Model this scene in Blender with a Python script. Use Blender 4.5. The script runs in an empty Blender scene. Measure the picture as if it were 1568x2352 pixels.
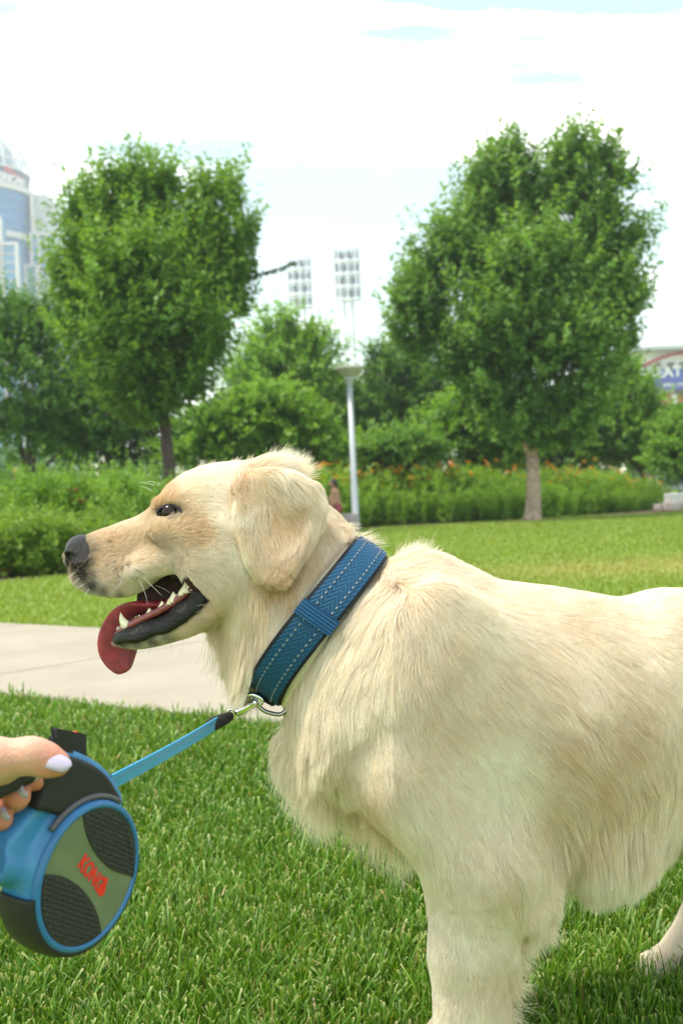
import bpy, math, random
import numpy as np
from mathutils import Vector, Matrix, noise as mnoise

scene = bpy.context.scene
COL = scene.collection
R = math.radians

# ------------------------------------------------------------------ camera
CAM_H = 0.66
F = 2742.0                      # focal length in units of a 1568 x 2352 frame
PITCH, ROLL = -0.54, -2.5       # degrees
cam = bpy.data.cameras.new('camera')
cam.sensor_fit = 'VERTICAL'
cam.sensor_height = 22.3
cam.sensor_width = 22.3
cam.lens = 26.0
cam.clip_start = 0.05
cam.clip_end = 6000
cam.dof.use_dof = True
cam.dof.focus_distance = 1.24
cam.dof.aperture_fstop = 6.3
cam_ob = bpy.data.objects.new('camera', cam)
COL.objects.link(cam_ob)
CAM_M = (Matrix.Translation((0, 0, CAM_H)) @ Matrix.Rotation(R(90 + PITCH), 4, 'X')
         @ Matrix.Rotation(R(ROLL), 4, 'Z'))
cam_ob.matrix_world = CAM_M
scene.camera = cam_ob

# ------------------------------------------------------------------ sky and sun
SUN_AZ, SUN_EL = 255.0, 68.0    # degrees clockwise from +Y (the view direction), height
world = bpy.data.worlds.new('World')
scene.world = world
world.use_nodes = True
_nt = world.node_tree
_nt.nodes.clear()
_out = _nt.nodes.new('ShaderNodeOutputWorld')
_bg = _nt.nodes.new('ShaderNodeBackground')
_bg.inputs['Strength'].default_value = 0.14
_sky = _nt.nodes.new('ShaderNodeTexSky')
_sky.sky_type = 'NISHITA'
_sky.sun_disc = False
_sky.sun_elevation = R(SUN_EL)
_sky.sun_rotation = R(SUN_AZ)
_sky.air_density = 1.0
_sky.dust_density = 0.6
_tc = _nt.nodes.new('ShaderNodeTexCoord')
_sep = _nt.nodes.new('ShaderNodeSeparateXYZ')
_nt.links.new(_tc.outputs['Generated'], _sep.inputs[0])


def _math(op, a, b=None, tree=_nt):
    n = tree.nodes.new('ShaderNodeMath')
    n.operation = op
    for i, v in enumerate((a, b)):
        if v is None:
            continue
        if isinstance(v, (int, float)):
            n.inputs[i].default_value = v
        else:
            tree.links.new(v, n.inputs[i])
    return n.outputs[0]


_den = _math('ADD', _math('MAXIMUM', _sep.outputs[2], 0.0), 0.22)
_cx = _math('DIVIDE', _sep.outputs[0], _den)
_cy = _math('DIVIDE', _sep.outputs[1], _den)
_comb = _nt.nodes.new('ShaderNodeCombineXYZ')
_nt.links.new(_cx, _comb.inputs[0])
_nt.links.new(_cy, _comb.inputs[1])
_cn = _nt.nodes.new('ShaderNodeTexNoise')
_cn.inputs['Scale'].default_value = 1.7
_cn.inputs['Detail'].default_value = 7
_cn.inputs['Roughness'].default_value = 0.55
_cn.inputs['Distortion'].default_value = 0.4
_map = _nt.nodes.new('ShaderNodeMapping')
_map.inputs['Location'].default_value = (7.7, 3.24, 0.0)
_map.inputs['Scale'].default_value = (0.55, 1.6, 1)
_nt.links.new(_comb.outputs[0], _map.inputs[0])
_nt.links.new(_map.outputs[0], _cn.inputs['Vector'])
_ramp = _nt.nodes.new('ShaderNodeValToRGB')
_ramp.color_ramp.elements[0].position = 0.495
_ramp.color_ramp.elements[0].color = (0.0, 0.0, 0.0, 1)
_ramp.color_ramp.elements[1].position = 0.63
_nt.links.new(_cn.outputs['Fac'], _ramp.inputs[0])
_mix = _nt.nodes.new('ShaderNodeMix')
_mix.data_type = 'RGBA'
_nt.links.new(_ramp.outputs['Color'], _mix.inputs[0])
_tint = _nt.nodes.new('ShaderNodeMix')
_tint.data_type = 'RGBA'
_tint.blend_type = 'MULTIPLY'
_tint.inputs[0].default_value = 1.0
_tint.inputs[7].default_value = (.88, .82, .61, 1)
_nt.links.new(_sky.outputs[0], _tint.inputs[6])
_nt.links.new(_tint.outputs[2], _mix.inputs[6])
_mix.inputs[7].default_value = (8.1, 8.15, 8.0, 1)
_nt.links.new(_mix.outputs[2], _bg.inputs['Color'])
_nt.links.new(_bg.outputs[0], _out.inputs['Surface'])

sun_dir = Vector((math.sin(R(SUN_AZ)) * math.cos(R(SUN_EL)), math.cos(R(SUN_AZ)) * math.cos(R(SUN_EL)), math.sin(R(SUN_EL))))
sun = bpy.data.lights.new('sun', 'SUN')
sun.energy = 2.0
sun.angle = R(10)
sun.color = (1.0, 0.93, 0.80)
sun_ob = bpy.data.objects.new('sun', sun)
sun_ob.rotation_euler = sun_dir.to_track_quat('Z', 'Y').to_euler()
sun_ob.location = (0, 0, 30)
COL.objects.link(sun_ob)

scene.view_settings.view_transform = 'Standard'
scene.view_settings.look = 'None'
scene.view_settings.exposure = 1.74
scene.view_settings.gamma = 1.0
scene.view_settings.use_curve_mapping = False
scene.render.engine = 'CYCLES'
scene.cycles.max_bounces = 8
scene.cycles.diffuse_bounces = 6
scene.cycles.glossy_bounces = 3
scene.cycles.transmission_bounces = 6
scene.cycles.transparent_max_bounces = 12
scene.cycles.sample_clamp_indirect = 6
scene.cycles.use_denoising = True
scene.cycles_curves.shape = 'RIBBONS'
scene.cycles_curves.subdivisions = 2

# ------------------------------------------------------------------ helpers
_CM = np.array(CAM_M)


def cs(u, v, D):
    """camera-space point (right, up, depth) seen at photo position u, v"""
    return np.array(((u - 784.0) / F * D, -(v - 1176.0) / F * D, D), float)


def c2w(P):
    """camera-space (right, up, depth) -> world, array (n,3)"""
    P = np.atleast_2d(np.asarray(P, float))
    Q = np.stack([P[:, 0], P[:, 1], -P[:, 2], np.ones(len(P))], 1)
    return (Q @ _CM.T)[:, :3]


def at(u, v, D):
    return Vector(c2w(cs(u, v, D))[0])


def ground_at(u, v, z=0.0):
    a = at(u, v, 1.0)
    o = Vector((0, 0, CAM_H))
    d = a - o
    t = (z - CAM_H) / d.z
    return o + d * t


def above(u, v, Y):
    """world point at world depth Y seen at u, v"""
    a = at(u, v, 1.0)
    o = Vector((0, 0, CAM_H))
    d = a - o
    return o + d * (Y / d.y)


def horizon(u):
    return 1150.0 + (784 - u) * math.tan(R(2.5))


def tag(o, label=None, cat=None, group=None, kind=None):
    if label: o['label'] = label
    if cat: o['category'] = cat
    if group: o['group'] = group
    if kind: o['kind'] = kind
    return o


def empty(name, loc=(0, 0, 0), rz=0.0, label=None, cat=None, group=None):
    o = bpy.data.objects.new(name, None)
    o.empty_display_size = 0.1
    o.location = loc
    o.rotation_euler = (0, 0, rz)
    COL.objects.link(o)
    return tag(o, label, cat, group)


def mesh(name, verts, faces, mat=None, parent=None, smooth=False, world_space=True):
    """one mesh object; verts are world coordinates (or local to parent)"""
    me = bpy.data.meshes.new(name)
    verts = np.asarray(verts, np.float32).reshape(-1, 3)
    if isinstance(faces, np.ndarray) and faces.ndim == 2:
        k = faces.shape[1]
        me.vertices.add(len(verts))
        me.vertices.foreach_set('co', verts.ravel())
        me.loops.add(faces.size)
        me.loops.foreach_set('vertex_index', faces.astype(np.int32).ravel())
        me.polygons.add(len(faces))
        me.polygons.foreach_set('loop_start', np.arange(0, faces.size, k, dtype=np.int32))
        me.update(calc_edges=True)
    else:
        me.from_pydata([tuple(map(float, v)) for v in verts], [], [tuple(int(i) for i in f) for f in faces])
        me.update()
    if smooth:
        me.polygons.foreach_set('use_smooth', np.ones(len(me.polygons), bool))
    if mat: me.materials.append(mat)
    o = bpy.data.objects.new(name, me)
    COL.objects.link(o)
    if parent is not None:
        o.parent = parent
        if world_space:
            o.matrix_parent_inverse = world_of(parent).inverted()
    return o


def world_of(o):
    m = o.matrix_basis.copy()
    if o.parent is not None:
        m = world_of(o.parent) @ o.matrix_parent_inverse @ m
    return m


def vcol(o, cols, name='col', domain='POINT'):
    a = o.data.attributes.new(name, 'FLOAT_COLOR', domain)
    c = np.ones((len(cols), 4), np.float32)
    c[:, :3] = cols
    a.data.foreach_set('color', c.ravel())


class MB:
    """collects simple shapes for one mesh"""
    def __init__(s):
        s.v, s.f = [], []

    def add(s, verts, faces):
        b = len(s.v)
        s.v += [Vector(v) for v in verts]
        s.f += [tuple(i + b for i in f) for f in faces]

    def box(s, x0, x1, y0, y1, z0, z1):
        s.add([(x0, y0, z0), (x1, y0, z0), (x1, y1, z0), (x0, y1, z0), (x0, y0, z1), (x1, y0, z1), (x1, y1, z1), (x0, y1, z1)],
              [(0, 3, 2, 1), (4, 5, 6, 7), (0, 1, 5, 4), (1, 2, 6, 5), (2, 3, 7, 6), (3, 0, 4, 7)])

    def tube(s, pts, rads, n=10, caps=True, flat=None):
        """sweep a circle along points; flat=(normal vec, factor) squashes it"""
        pts = [Vector(p) for p in pts]
        rings = []
        up = None
        for i, p in enumerate(pts):
            t = (pts[min(i + 1, len(pts) - 1)] - pts[max(i - 1, 0)]).normalized()
            if up is None:
                up = t.orthogonal().normalized() if flat is None else Vector(flat[0])
            up = (up - t * up.dot(t)).normalized()
            w = t.cross(up)
            r = rads[i]
            ru = r * (flat[1] if flat else 1)
            rings.append([p + w * (r * math.cos(a)) + up * (ru * math.sin(a)) for a in [2 * math.pi * k / n for k in range(n)]])
        b = len(s.v)
        for r_ in rings: s.v += r_
        for i in range(len(rings) - 1):
            for k in range(n):
                k2 = (k + 1) % n
                s.f.append((b + i * n + k, b + i * n + k2, b + (i + 1) * n + k2, b + (i + 1) * n + k))
        if caps:
            s.f.append(tuple(b + k for k in reversed(range(n))))
            e = b + (len(rings) - 1) * n
            s.f.append(tuple(e + k for k in range(n)))

    def lathe(s, prof, n=24, origin=(0, 0, 0), axis=None):
        """prof: (radius, height) pairs round z (or a given axis)"""
        o = Vector(origin)
        q = Vector(axis).to_track_quat('Z', 'Y') if axis is not None else None
        b = len(s.v)
        for r_, h in prof:
            for k in range(n):
                a = 2 * math.pi * k / n
                p = Vector((r_ * math.cos(a), r_ * math.sin(a), h))
                if q: p = q @ p
                s.v.append(o + p)
        for i in range(len(prof) - 1):
            for k in range(n):
                k2 = (k + 1) % n
                s.f.append((b + i * n + k, b + i * n + k2, b + (i + 1) * n + k2, b + (i + 1) * n + k))
        s.f.append(tuple(b + k for k in reversed(range(n))))
        e = b + (len(prof) - 1) * n
        s.f.append(tuple(e + k for k in range(n)))

    def build(s, name, mat=None, parent=None, smooth=False, world_space=True):
        return mesh(name, np.array([tuple(v) for v in s.v]), s.f, mat, parent, smooth, world_space)


def mods(o, subsurf=0, bevel=0.0, seg=2, smooth_angle=None):
    if bevel:
        m = o.modifiers.new('bevel', 'BEVEL')
        m.width = bevel
        m.segments = seg
        m.limit_method = 'ANGLE'
        m.angle_limit = R(40)
    if subsurf:
        m = o.modifiers.new('subsurf', 'SUBSURF')
        m.levels = m.render_levels = subsurf
    return o


def new_mat(name):
    m = bpy.data.materials.new(name)
    m.use_nodes = True
    nt = m.node_tree
    return m, nt, nt.nodes['Principled BSDF']


def mat(name, color, rough=0.6, metal=0.0, spec=0.5, var=0.0, scale=20.0, bump=0.0, bscale=None, sss=0.0, coat=0.0, detail=4):
    """Principled material whose colour and relief vary with a noise"""
    m, nt, b = new_mat(name)
    b.inputs['Base Color'].default_value = (*color, 1)
    b.inputs['Roughness'].default_value = rough
    b.inputs['Metallic'].default_value = metal
    b.inputs['Specular IOR Level'].default_value = spec
    if coat: b.inputs['Coat Weight'].default_value = coat
    if sss:
        b.inputs['Subsurface Weight'].default_value = 1.0
        b.inputs['Subsurface Radius'].default_value = (1.0, 0.35, 0.2)
        b.inputs['Subsurface Scale'].default_value = sss
    if var or bump:
        tc = nt.nodes.new('ShaderNodeTexCoord')
    if var:
        n = nt.nodes.new('ShaderNodeTexNoise')
        n.inputs['Scale'].default_value = scale
        n.inputs['Detail'].default_value = detail
        nt.links.new(tc.outputs['Object'], n.inputs['Vector'])
        r = nt.nodes.new('ShaderNodeValToRGB')
        r.color_ramp.elements[0].position = 0.3
        r.color_ramp.elements[1].position = 0.7
        r.color_ramp.elements[0].color = (*[c * (1 - var) for c in color], 1)
        r.color_ramp.elements[1].color = (*[min(1, c * (1 + var)) for c in color], 1)
        nt.links.new(n.outputs['Fac'], r.inputs[0])
        nt.links.new(r.outputs[0], b.inputs['Base Color'])
    if bump:
        n2 = nt.nodes.new('ShaderNodeTexNoise')
        n2.inputs['Scale'].default_value = bscale or scale * 4
        n2.inputs['Detail'].default_value = 5
        nt.links.new(tc.outputs['Object'], n2.inputs['Vector'])
        bp = nt.nodes.new('ShaderNodeBump')
        bp.inputs['Strength'].default_value = bump
        bp.inputs['Distance'].default_value = 0.01
        nt.links.new(n2.outputs['Fac'], bp.inputs['Height'])
        nt.links.new(bp.outputs[0], b.inputs['Normal'])
    return m


def leaf_mat(name, trans=0.35, rough=0.5, attr='col'):
    """leaf or blade material: colour from the per-face attribute, light passes through"""
    m, nt, b = new_mat(name)
    a = nt.nodes.new('ShaderNodeAttribute')
    a.attribute_name = attr
    nt.links.new(a.outputs['Color'], b.inputs['Base Color'])
    b.inputs['Roughness'].default_value = rough
    b.inputs['Specular IOR Level'].default_value = 0.35
    t = nt.nodes.new('ShaderNodeBsdfTranslucent')
    hs = nt.nodes.new('ShaderNodeMix')
    hs.data_type = 'RGBA'
    hs.blend_type = 'MULTIPLY'
    hs.inputs[0].default_value = 1.0
    hs.inputs[7].default_value = (1.25, 1.15, 0.45, 1)
    nt.links.new(a.outputs['Color'], hs.inputs[6])
    nt.links.new(hs.outputs[2], t.inputs['Color'])
    mx = nt.nodes.new('ShaderNodeMixShader')
    mx.inputs[0].default_value = trans
    nt.links.new(b.outputs[0], mx.inputs[1])
    nt.links.new(t.outputs[0], mx.inputs[2])
    nt.links.new(mx.outputs[0], nt.nodes['Material Output'].inputs['Surface'])
    return m


def snoise(P, freq, seed):
    """smooth vector noise in about -1..1, vectorised (sum of sines)"""
    rs = np.random.RandomState(seed)
    out = np.zeros((len(P), 3), np.float32)
    for k in range(5):
        for c in range(3):
            w = rs.normal(size=3) * freq * (0.6 + 0.35 * k)
            out[:, c] += np.sin(P @ w + rs.uniform(0, 6.28)) / (1 + 0.35 * k)
    return out / 2.2

HAIR_DENSITY = 1.0
GRASS_N = 150000
# ================================================================== ground
def structure(o): o['kind'] = 'structure'; return o


def lawn_mat():
    m, nt, b = new_mat('lawn_turf')
    g = nt.nodes.new('ShaderNodeNewGeometry')
    n1 = nt.nodes.new('ShaderNodeTexNoise'); n1.inputs['Scale'].default_value = .35; n1.inputs['Detail'].default_value = 5
    n2 = nt.nodes.new('ShaderNodeTexNoise'); n2.inputs['Scale'].default_value = 38; n2.inputs['Detail'].default_value = 6
    n3 = nt.nodes.new('ShaderNodeTexNoise'); n3.inputs['Scale'].default_value = 3.5; n3.inputs['Detail'].default_value = 4
    for n in (n1, n2, n3): nt.links.new(g.outputs['Position'], n.inputs['Vector'])
    r1 = nt.nodes.new('ShaderNodeValToRGB')
    for e, p, c in zip(r1.color_ramp.elements, (.36, .66), ((.120, .215, .018, 1), (.200, .290, .036, 1))): e.position, e.color = p, c
    nt.links.new(n1.outputs['Fac'], r1.inputs[0])
    r2 = nt.nodes.new('ShaderNodeValToRGB')
    for e, p, c in zip(r2.color_ramp.elements, (.3, .72), ((.55, .60, .50, 1), (1.25, 1.2, 1.15, 1))): e.position, e.color = p, c
    nt.links.new(n2.outputs['Fac'], r2.inputs[0])
    r3 = nt.nodes.new('ShaderNodeValToRGB')
    for e, p, c in zip(r3.color_ramp.elements, (.35, .7), ((.85, .88, .8, 1), (1.15, 1.08, 1.1, 1))): e.position, e.color = p, c
    nt.links.new(n3.outputs['Fac'], r3.inputs[0])
    m1 = nt.nodes.new('ShaderNodeMix'); m1.data_type = 'RGBA'; m1.blend_type = 'MULTIPLY'; m1.inputs[0].default_value = 1
    m2 = nt.nodes.new('ShaderNodeMix'); m2.data_type = 'RGBA'; m2.blend_type = 'MULTIPLY'; m2.inputs[0].default_value = 1
    nt.links.new(r1.outputs[0], m1.inputs[6]); nt.links.new(r2.outputs[0], m1.inputs[7])
    nt.links.new(m1.outputs[2], m2.inputs[6]); nt.links.new(r3.outputs[0], m2.inputs[7])
    # a strip of drier turf
    sx = nt.nodes.new('ShaderNodeSeparateXYZ'); nt.links.new(g.outputs['Position'], sx.inputs[0])
    y = _math('ADD', sx.outputs[1], _math('MULTIPLY', n3.outputs['Fac'], 2.0, nt), nt)
    band_ = _math('SUBTRACT', 1.0, _math('MINIMUM', _math('DIVIDE', _math('ABSOLUTE', _math('SUBTRACT', y, 10.6, nt), None, nt), 1.5, nt), 1.0, nt), nt)
    xr = _math('MINIMUM', _math('MAXIMUM', _math('MULTIPLY', _math('SUBTRACT', sx.outputs[0], .3, nt), .6, nt), 0.0, nt), 1.0, nt)
    m3 = nt.nodes.new('ShaderNodeMix'); m3.data_type = 'RGBA'
    nt.links.new(_math('MULTIPLY', _math('MULTIPLY', band_, xr, nt), .85, nt), m3.inputs[0])
    nt.links.new(m2.outputs[2], m3.inputs[6]); m3.inputs[7].default_value = (.34, .30, .105, 1)
    nt.links.new(m3.outputs[2], b.inputs['Base Color'])
    b.inputs['Roughness'].default_value = .9; b.inputs['Specular IOR Level'].default_value = .15
    bp = nt.nodes.new('ShaderNodeBump'); bp.inputs['Strength'].default_value = .6; bp.inputs['Distance'].default_value = .03
    nt.links.new(n2.outputs['Fac'], bp.inputs['Height']); nt.links.new(bp.outputs[0], b.inputs['Normal'])
    return m


m_lawn = lawn_mat()
structure(mesh('lawn', [(-880, -60, 0), (880, -60, 0), (880, 880, 0), (-880, 880, 0)], [(0, 1, 2, 3)], m_lawn))

# concrete path of separate slabs
pn, pf = ground_at(0, 1603), ground_at(580, 1672)
pdir = Vector((pf.x - pn.x, pf.y - pn.y, 0)).normalized()
pnor = Vector((-pdir.y, pdir.x, 0))
if pnor.y < 0: pnor = -pnor
far_e = ground_at(250, 1452)
PW = (far_e - pn).dot(pnor)
seam = ground_at(245, 1520)
s_off = (seam - pn).dot(pdir)
m_conc, nt_, b_ = new_mat('pale_concrete')
g_ = nt_.nodes.new('ShaderNodeNewGeometry')
n_ = nt_.nodes.new('ShaderNodeTexNoise'); n_.inputs['Scale'].default_value = 2.2; n_.inputs['Detail'].default_value = 8; n_.inputs['Roughness'].default_value = .65
n2_ = nt_.nodes.new('ShaderNodeTexNoise'); n2_.inputs['Scale'].default_value = 260; n2_.inputs['Detail'].default_value = 3
for q in (n_, n2_): nt_.links.new(g_.outputs['Position'], q.inputs['Vector'])
r_ = nt_.nodes.new('ShaderNodeValToRGB')
for e, p, c in zip(r_.color_ramp.elements, (.3, .7), ((.255, .222, .168, 1), (.325, .286, .222, 1))): e.position, e.color = p, c
nt_.links.new(n_.outputs['Fac'], r_.inputs[0])
r2_ = nt_.nodes.new('ShaderNodeValToRGB')
for e, p, c in zip(r2_.color_ramp.elements, (.3, .6), ((.82, .82, .82, 1), (1.03, 1.03, 1.03, 1))): e.position, e.color = p, c
nt_.links.new(n2_.outputs['Fac'], r2_.inputs[0])
mx_ = nt_.nodes.new('ShaderNodeMix'); mx_.data_type = 'RGBA'; mx_.blend_type = 'MULTIPLY'; mx_.inputs[0].default_value = 1
nt_.links.new(r_.outputs[0], mx_.inputs[6]); nt_.links.new(r2_.outputs[0], mx_.inputs[7])
nt_.links.new(mx_.outputs[2], b_.inputs['Base Color']); b_.inputs['Roughness'].default_value = .85
bp_ = nt_.nodes.new('ShaderNodeBump'); bp_.inputs['Strength'].default_value = .25; bp_.inputs['Distance'].default_value = .004
nt_.links.new(n2_.outputs['Fac'], bp_.inputs['Height']); nt_.links.new(bp_.outputs[0], b_.inputs['Normal'])
q = [pn + pdir * a + pnor * b + Vector((0, 0, .004)) for a, b in ((-14, .01), (12, .01), (12, PW - .01), (-14, PW - .01))]
path = structure(mesh('path', [tuple(v) for v in q], [(0, 1, 2, 3)], mat('joint_soil', (.16, .14, .10), var=.3, scale=30)))
SL = 1.75
b = MB(); b.box(.007, SL - .007, 0, PW, .006, .022)
slab0 = b.build('slab', m_conc, path, world_space=False)
mods(slab0, bevel=.004, seg=2)
ang = math.atan2(pdir.y, pdir.x)
flip = 1 if (Matrix.Rotation(ang, 3, 'Z') @ Vector((0, 1, 0))).dot(pnor) > 0 else -1
for i in range(-7, 6):
    o = slab0 if i == -7 else slab0.copy()
    if i != -7: COL.objects.link(o); o.parent = path
    base = pn + pdir * (s_off + i * SL)
    if flip < 0: base = base + pnor * PW
    o.location = (base.x, base.y, 0); o.rotation_euler = (0, 0, ang)

# planting bed: dark mulch beyond a curved lawn edge
edge = [ground_at(u, v) for u, v in ((-500, 1372), (0, 1337), (150, 1322), (330, 1300), (560, 1262), (760, 1224), (880, 1211), (1050, 1203), (1200, 1192), (1330, 1185), (1490, 1180), (1568, 1175), (2100, 1150))]
m_mulch = mat('brown_mulch', (.075, .048, .030), rough=.95, var=.5, scale=8, bump=.8, bscale=30)
ev = [(p.x, p.y, .008) for p in edge]
ev2 = [(p.x * 1.5 - 2, p.y + 14, .008) for p in edge]
structure(mesh('mulch_bed', ev + ev2, [(i, i + 1, len(ev) + i + 1, len(ev) + i) for i in range(len(ev) - 1)], m_mulch))
# mulch ring at the foot of the right tree
TB = ground_at(1225, 1196)
rs = np.random.RandomState(2)
mr = [(TB.x + (.95 + .12 * rs.rand()) * 1.0 * math.cos(a), TB.y + .8 * math.sin(a), .012) for a in [2 * math.pi * k / 22 for k in range(22)]]
structure(mesh('mulch_ring', mr, [tuple(range(22))], mat('bark_mulch', (.20, .13, .085), rough=.95, var=.35, scale=25, bump=.8)))

# ================================================================== buildings far off
m_glass = mat('blue_facade_glass', (.055, .20, .42), rough=.35, spec=.3, var=.25, scale=.12)
m_glass2 = mat('pale_facade_glass', (.10, .27, .46), rough=.35, spec=.3, var=.2, scale=.15)
m_pale = mat('pale_precast', (.62, .60, .58), rough=.7, var=.06, scale=.3)
m_greyc = mat('grey_cladding', (.40, .42, .44), rough=.6, var=.06, scale=.3)
m_white = mat('white_paint', (.80, .80, .80), rough=.5, var=.04, scale=.5)
m_darksign = mat('dark_sign_band', (.075, .075, .11), rough=.5, var=.1, scale=.5)
m_redsign = mat('red_sign', (.45, .02, .04), rough=.5, var=.08, scale=.5)

BD = 450.0
sB = BD / F
bc = above(-75, 700, BD)
zz = lambda v: above(30, v, BD).z
tower = empty('office_tower', (bc.x, bc.y, 0), label='tall blue glass office tower with open domed crown and red sign', cat='building')
RT = 160 * sB
# drum: floors, panes, spandrels
v_top, v_sign = 458, 405
zt, zs = zz(v_top), zz(v_sign)
b = MB()
b.lathe([(RT - .6, 0), (RT - .6, zt)], 64)
b.build('core', m_greyc, tower, world_space=False)
nfl = 15
fh = zt / 34.0
nseg = 72
seg_a = 2 * math.pi / nseg
b = MB()
ri = RT
w2 = ri * math.tan(seg_a / 2) * .94
b.add([(ri, -w2, .9), (ri, w2, .9), (ri, w2, fh - .25), (ri, -w2, fh - .25), (ri - .35, -w2, .9), (ri - .35, w2, .9), (ri - .35, w2, fh - .25), (ri - .35, -w2, fh - .25)],
      [(0, 1, 2, 3), (4, 7, 6, 5), (0, 4, 5, 1), (1, 5, 6, 2), (2, 6, 7, 3), (3, 7, 4, 0)])
pane0 = b.build('pane', m_glass, tower, world_space=False)
first = True
for fl_ in range(34 - nfl, 34):
    for k in range(nseg):
        a = k * seg_a
        if not (-2.05 < (a + math.pi) % (2 * math.pi) - math.pi < .35): continue
        o = pane0 if first else pane0.copy()
        if not first: COL.objects.link(o); o.parent = tower
        first = False
        o.location = (0, 0, fl_ * fh); o.rotation_euler = (0, 0, a)
for i in range(34 - nfl, 35):
    b = MB()
    thick = .9 if i not in (29, 34) else 2.2
    r2 = RT + (.25 if i not in (29, 34) else .9)
    z0 = i * fh - .1
    prof = [(RT - .3, z0), (r2, z0), (r2, z0 + thick), (RT - .3, z0 + thick)]
    for r_, h in prof + prof[:1]:
        for k in range(64):
            a = 2 * math.pi * k / 64
            b.v.append(Vector((r_ * math.cos(a), r_ * math.sin(a), h)))
    for j in range(4):
        for k in range(64):
            b.f.append((j * 64 + k, j * 64 + (k + 1) % 64, (j + 1) * 64 + (k + 1) % 64, (j + 1) * 64 + k))
    b.build('spandrel', m_pale if i in (29, 34) else m_glass2, tower, world_space=False)
# sign band, crown of steel ribs
b = MB(); b.lathe([(RT - 1.2, zt + 1), (RT - 1.2, zs)], 64); b.build('sign_band', m_darksign, tower, world_space=False)
zc = zz(268)
rib_r = lambda t: (RT - 1.0) * math.sqrt(max(0, 1 - t ** 1.9))
for k in range(30):
    a = 2 * math.pi * k / 30
    b = MB()
    b.tube([(rib_r(t) * math.cos(a), rib_r(t) * math.sin(a), zs + (zc - zs) * t) for t in np.linspace(0, .985, 16)], [.38] * 16, 5)
    b.build('crown_rib', m_white, tower, world_space=False)
for t in (.0, .16, .32, .48, .64, .8, .92):
    b = MB()
    b.tube([(rib_r(t) * math.cos(a), rib_r(t) * math.sin(a), zs + (zc - zs) * t) for a in np.linspace(0, 2 * math.pi, 49)], [.32] * 49, 5, False)
    b.build('crown_ring', m_white, tower, world_space=False)
b = MB(); b.lathe([(rib_r(t) * .86, zs + (zc - zs) * t * .93) for t in np.linspace(0, .98, 14)], 40)
b.build('crown_screen', mat('pale_crown_mesh', (.36, .42, .48), rough=.6, var=.06, scale=.4), tower, world_space=False)


def wrap(rad, z0, a0, bcx=bc):
    def f(co):
        a = a0 + co[:, 0] / rad
        return np.column_stack([bc.x + (rad + co[:, 2]) * np.cos(a), bc.y + (rad + co[:, 2]) * np.sin(a), z0 + co[:, 1]])
    return f


def text_obj(name, body, size, m, to_world, parent, extrude=.1, bold=0.0, align='CENTER', shear=0.0):
    cu = bpy.data.curves.new(name, 'FONT')
    cu.body = body; cu.size = size; cu.extrude = extrude; cu.align_x = align; cu.align_y = 'CENTER'; cu.offset = bold; cu.resolution_u = 2; cu.shear = shear
    tmp = bpy.data.objects.new(name, cu)
    COL.objects.link(tmp)
    me = bpy.data.meshes.new_from_object(tmp.evaluated_get(bpy.context.evaluated_depsgraph_get()))
    bpy.data.objects.remove(tmp)
    co = np.empty(len(me.vertices) * 3, np.float32); me.vertices.foreach_get('co', co)
    fs = [tuple(p.vertices) for p in me.polygons]
    bpy.data.meshes.remove(me)
    return mesh(name, to_world(co.reshape(-1, 3)), fs, m, parent)


text_obj('sign_lettering', 'GREAT AMERICAN', 4.0, m_white, wrap(RT - .9, zt + 4.2, -.86), tower, .25, .12)
b = MB()
for (a0, a1, h0, h1) in ((-1.00, -.55, 8.6, 8.4), (-.55, -.22, 8.4, 5.4)):
    A_ = [(RT - .85, a0, zt + h0), (RT - .85, a1, zt + h1), (RT - .85, a1, zt + h1 - 1.9), (RT - .85, a0, zt + h0 - 1.9)]
    vs = [(r_ * math.cos(a), r_ * math.sin(a), z) for r_, a, z in A_] + [((r_ - .4) * math.cos(a), (r_ - .4) * math.sin(a), z) for r_, a, z in A_]
    b.add(vs, [(0, 1, 2, 3), (7, 6, 5, 4), (0, 4, 5, 1), (1, 5, 6, 2), (2, 6, 7, 3), (3, 7, 4, 0)])
b.build('sign_swoosh', m_redsign, tower, world_space=False)


def bbox(name, u0, u1, v0, v1, Y, depth, m, parent, v_is_ground=False):
    """upright box whose front at depth Y spans photo positions"""
    p0, p1 = above(u0, (v0 + v1) / 2, Y), above(u1, (v0 + v1) / 2, Y)
    uc = (u0 + u1) / 2
    z1 = above(uc, v0, Y).z
    z0 = 0 if v_is_ground else above(uc, v1, Y).z
    b = MB(); b.box(p0.x, p1.x, Y, Y + depth, z0, z1)
    return b.build(name, m, parent)


bbox('annex', 76, 112, 446, 690, BD - 6, 24, m_greyc, tower, True)
bbox('annex', 113, 131, 532, 690, BD - 4, 20, m_greyc, tower, True)
for (u0, u1, v0, cols_) in ((74, 128, 533, 3), (60, 86, 606, 1), (2, 40, 556, 1), (-34, 4, 498, 1)):
    Y = BD - (34 if u0 < 50 else 9) - (3 if u0 == 60 else 0)
    bbox('bay', u0 + 1, u1 - 1, v0 + 2, 690, Y + .6, 8, m_glass2, tower, True)
    for i in range(cols_ + 1):
        uu = u0 + (u1 - u0) * i / cols_
        bbox('pier', uu - 3.2, uu + 3.2, v0, 690, Y, 1.4, m_pale, tower, True)
    bbox('lintel', u0 + 3.4, u1 - 3.4, v0, v0 + 6, Y + .1, 1.0, m_pale, tower)
    for vv in range(v0 + 24, 700, 21):
        bbox('floor_band', u0 + 3.4, u1 - 3.4, vv, vv + 4, Y + .3, .6, m_greyc, tower)
bbox('pier', 74, 81, 440, 690, BD - 8, 2, m_pale, tower, True)

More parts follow.
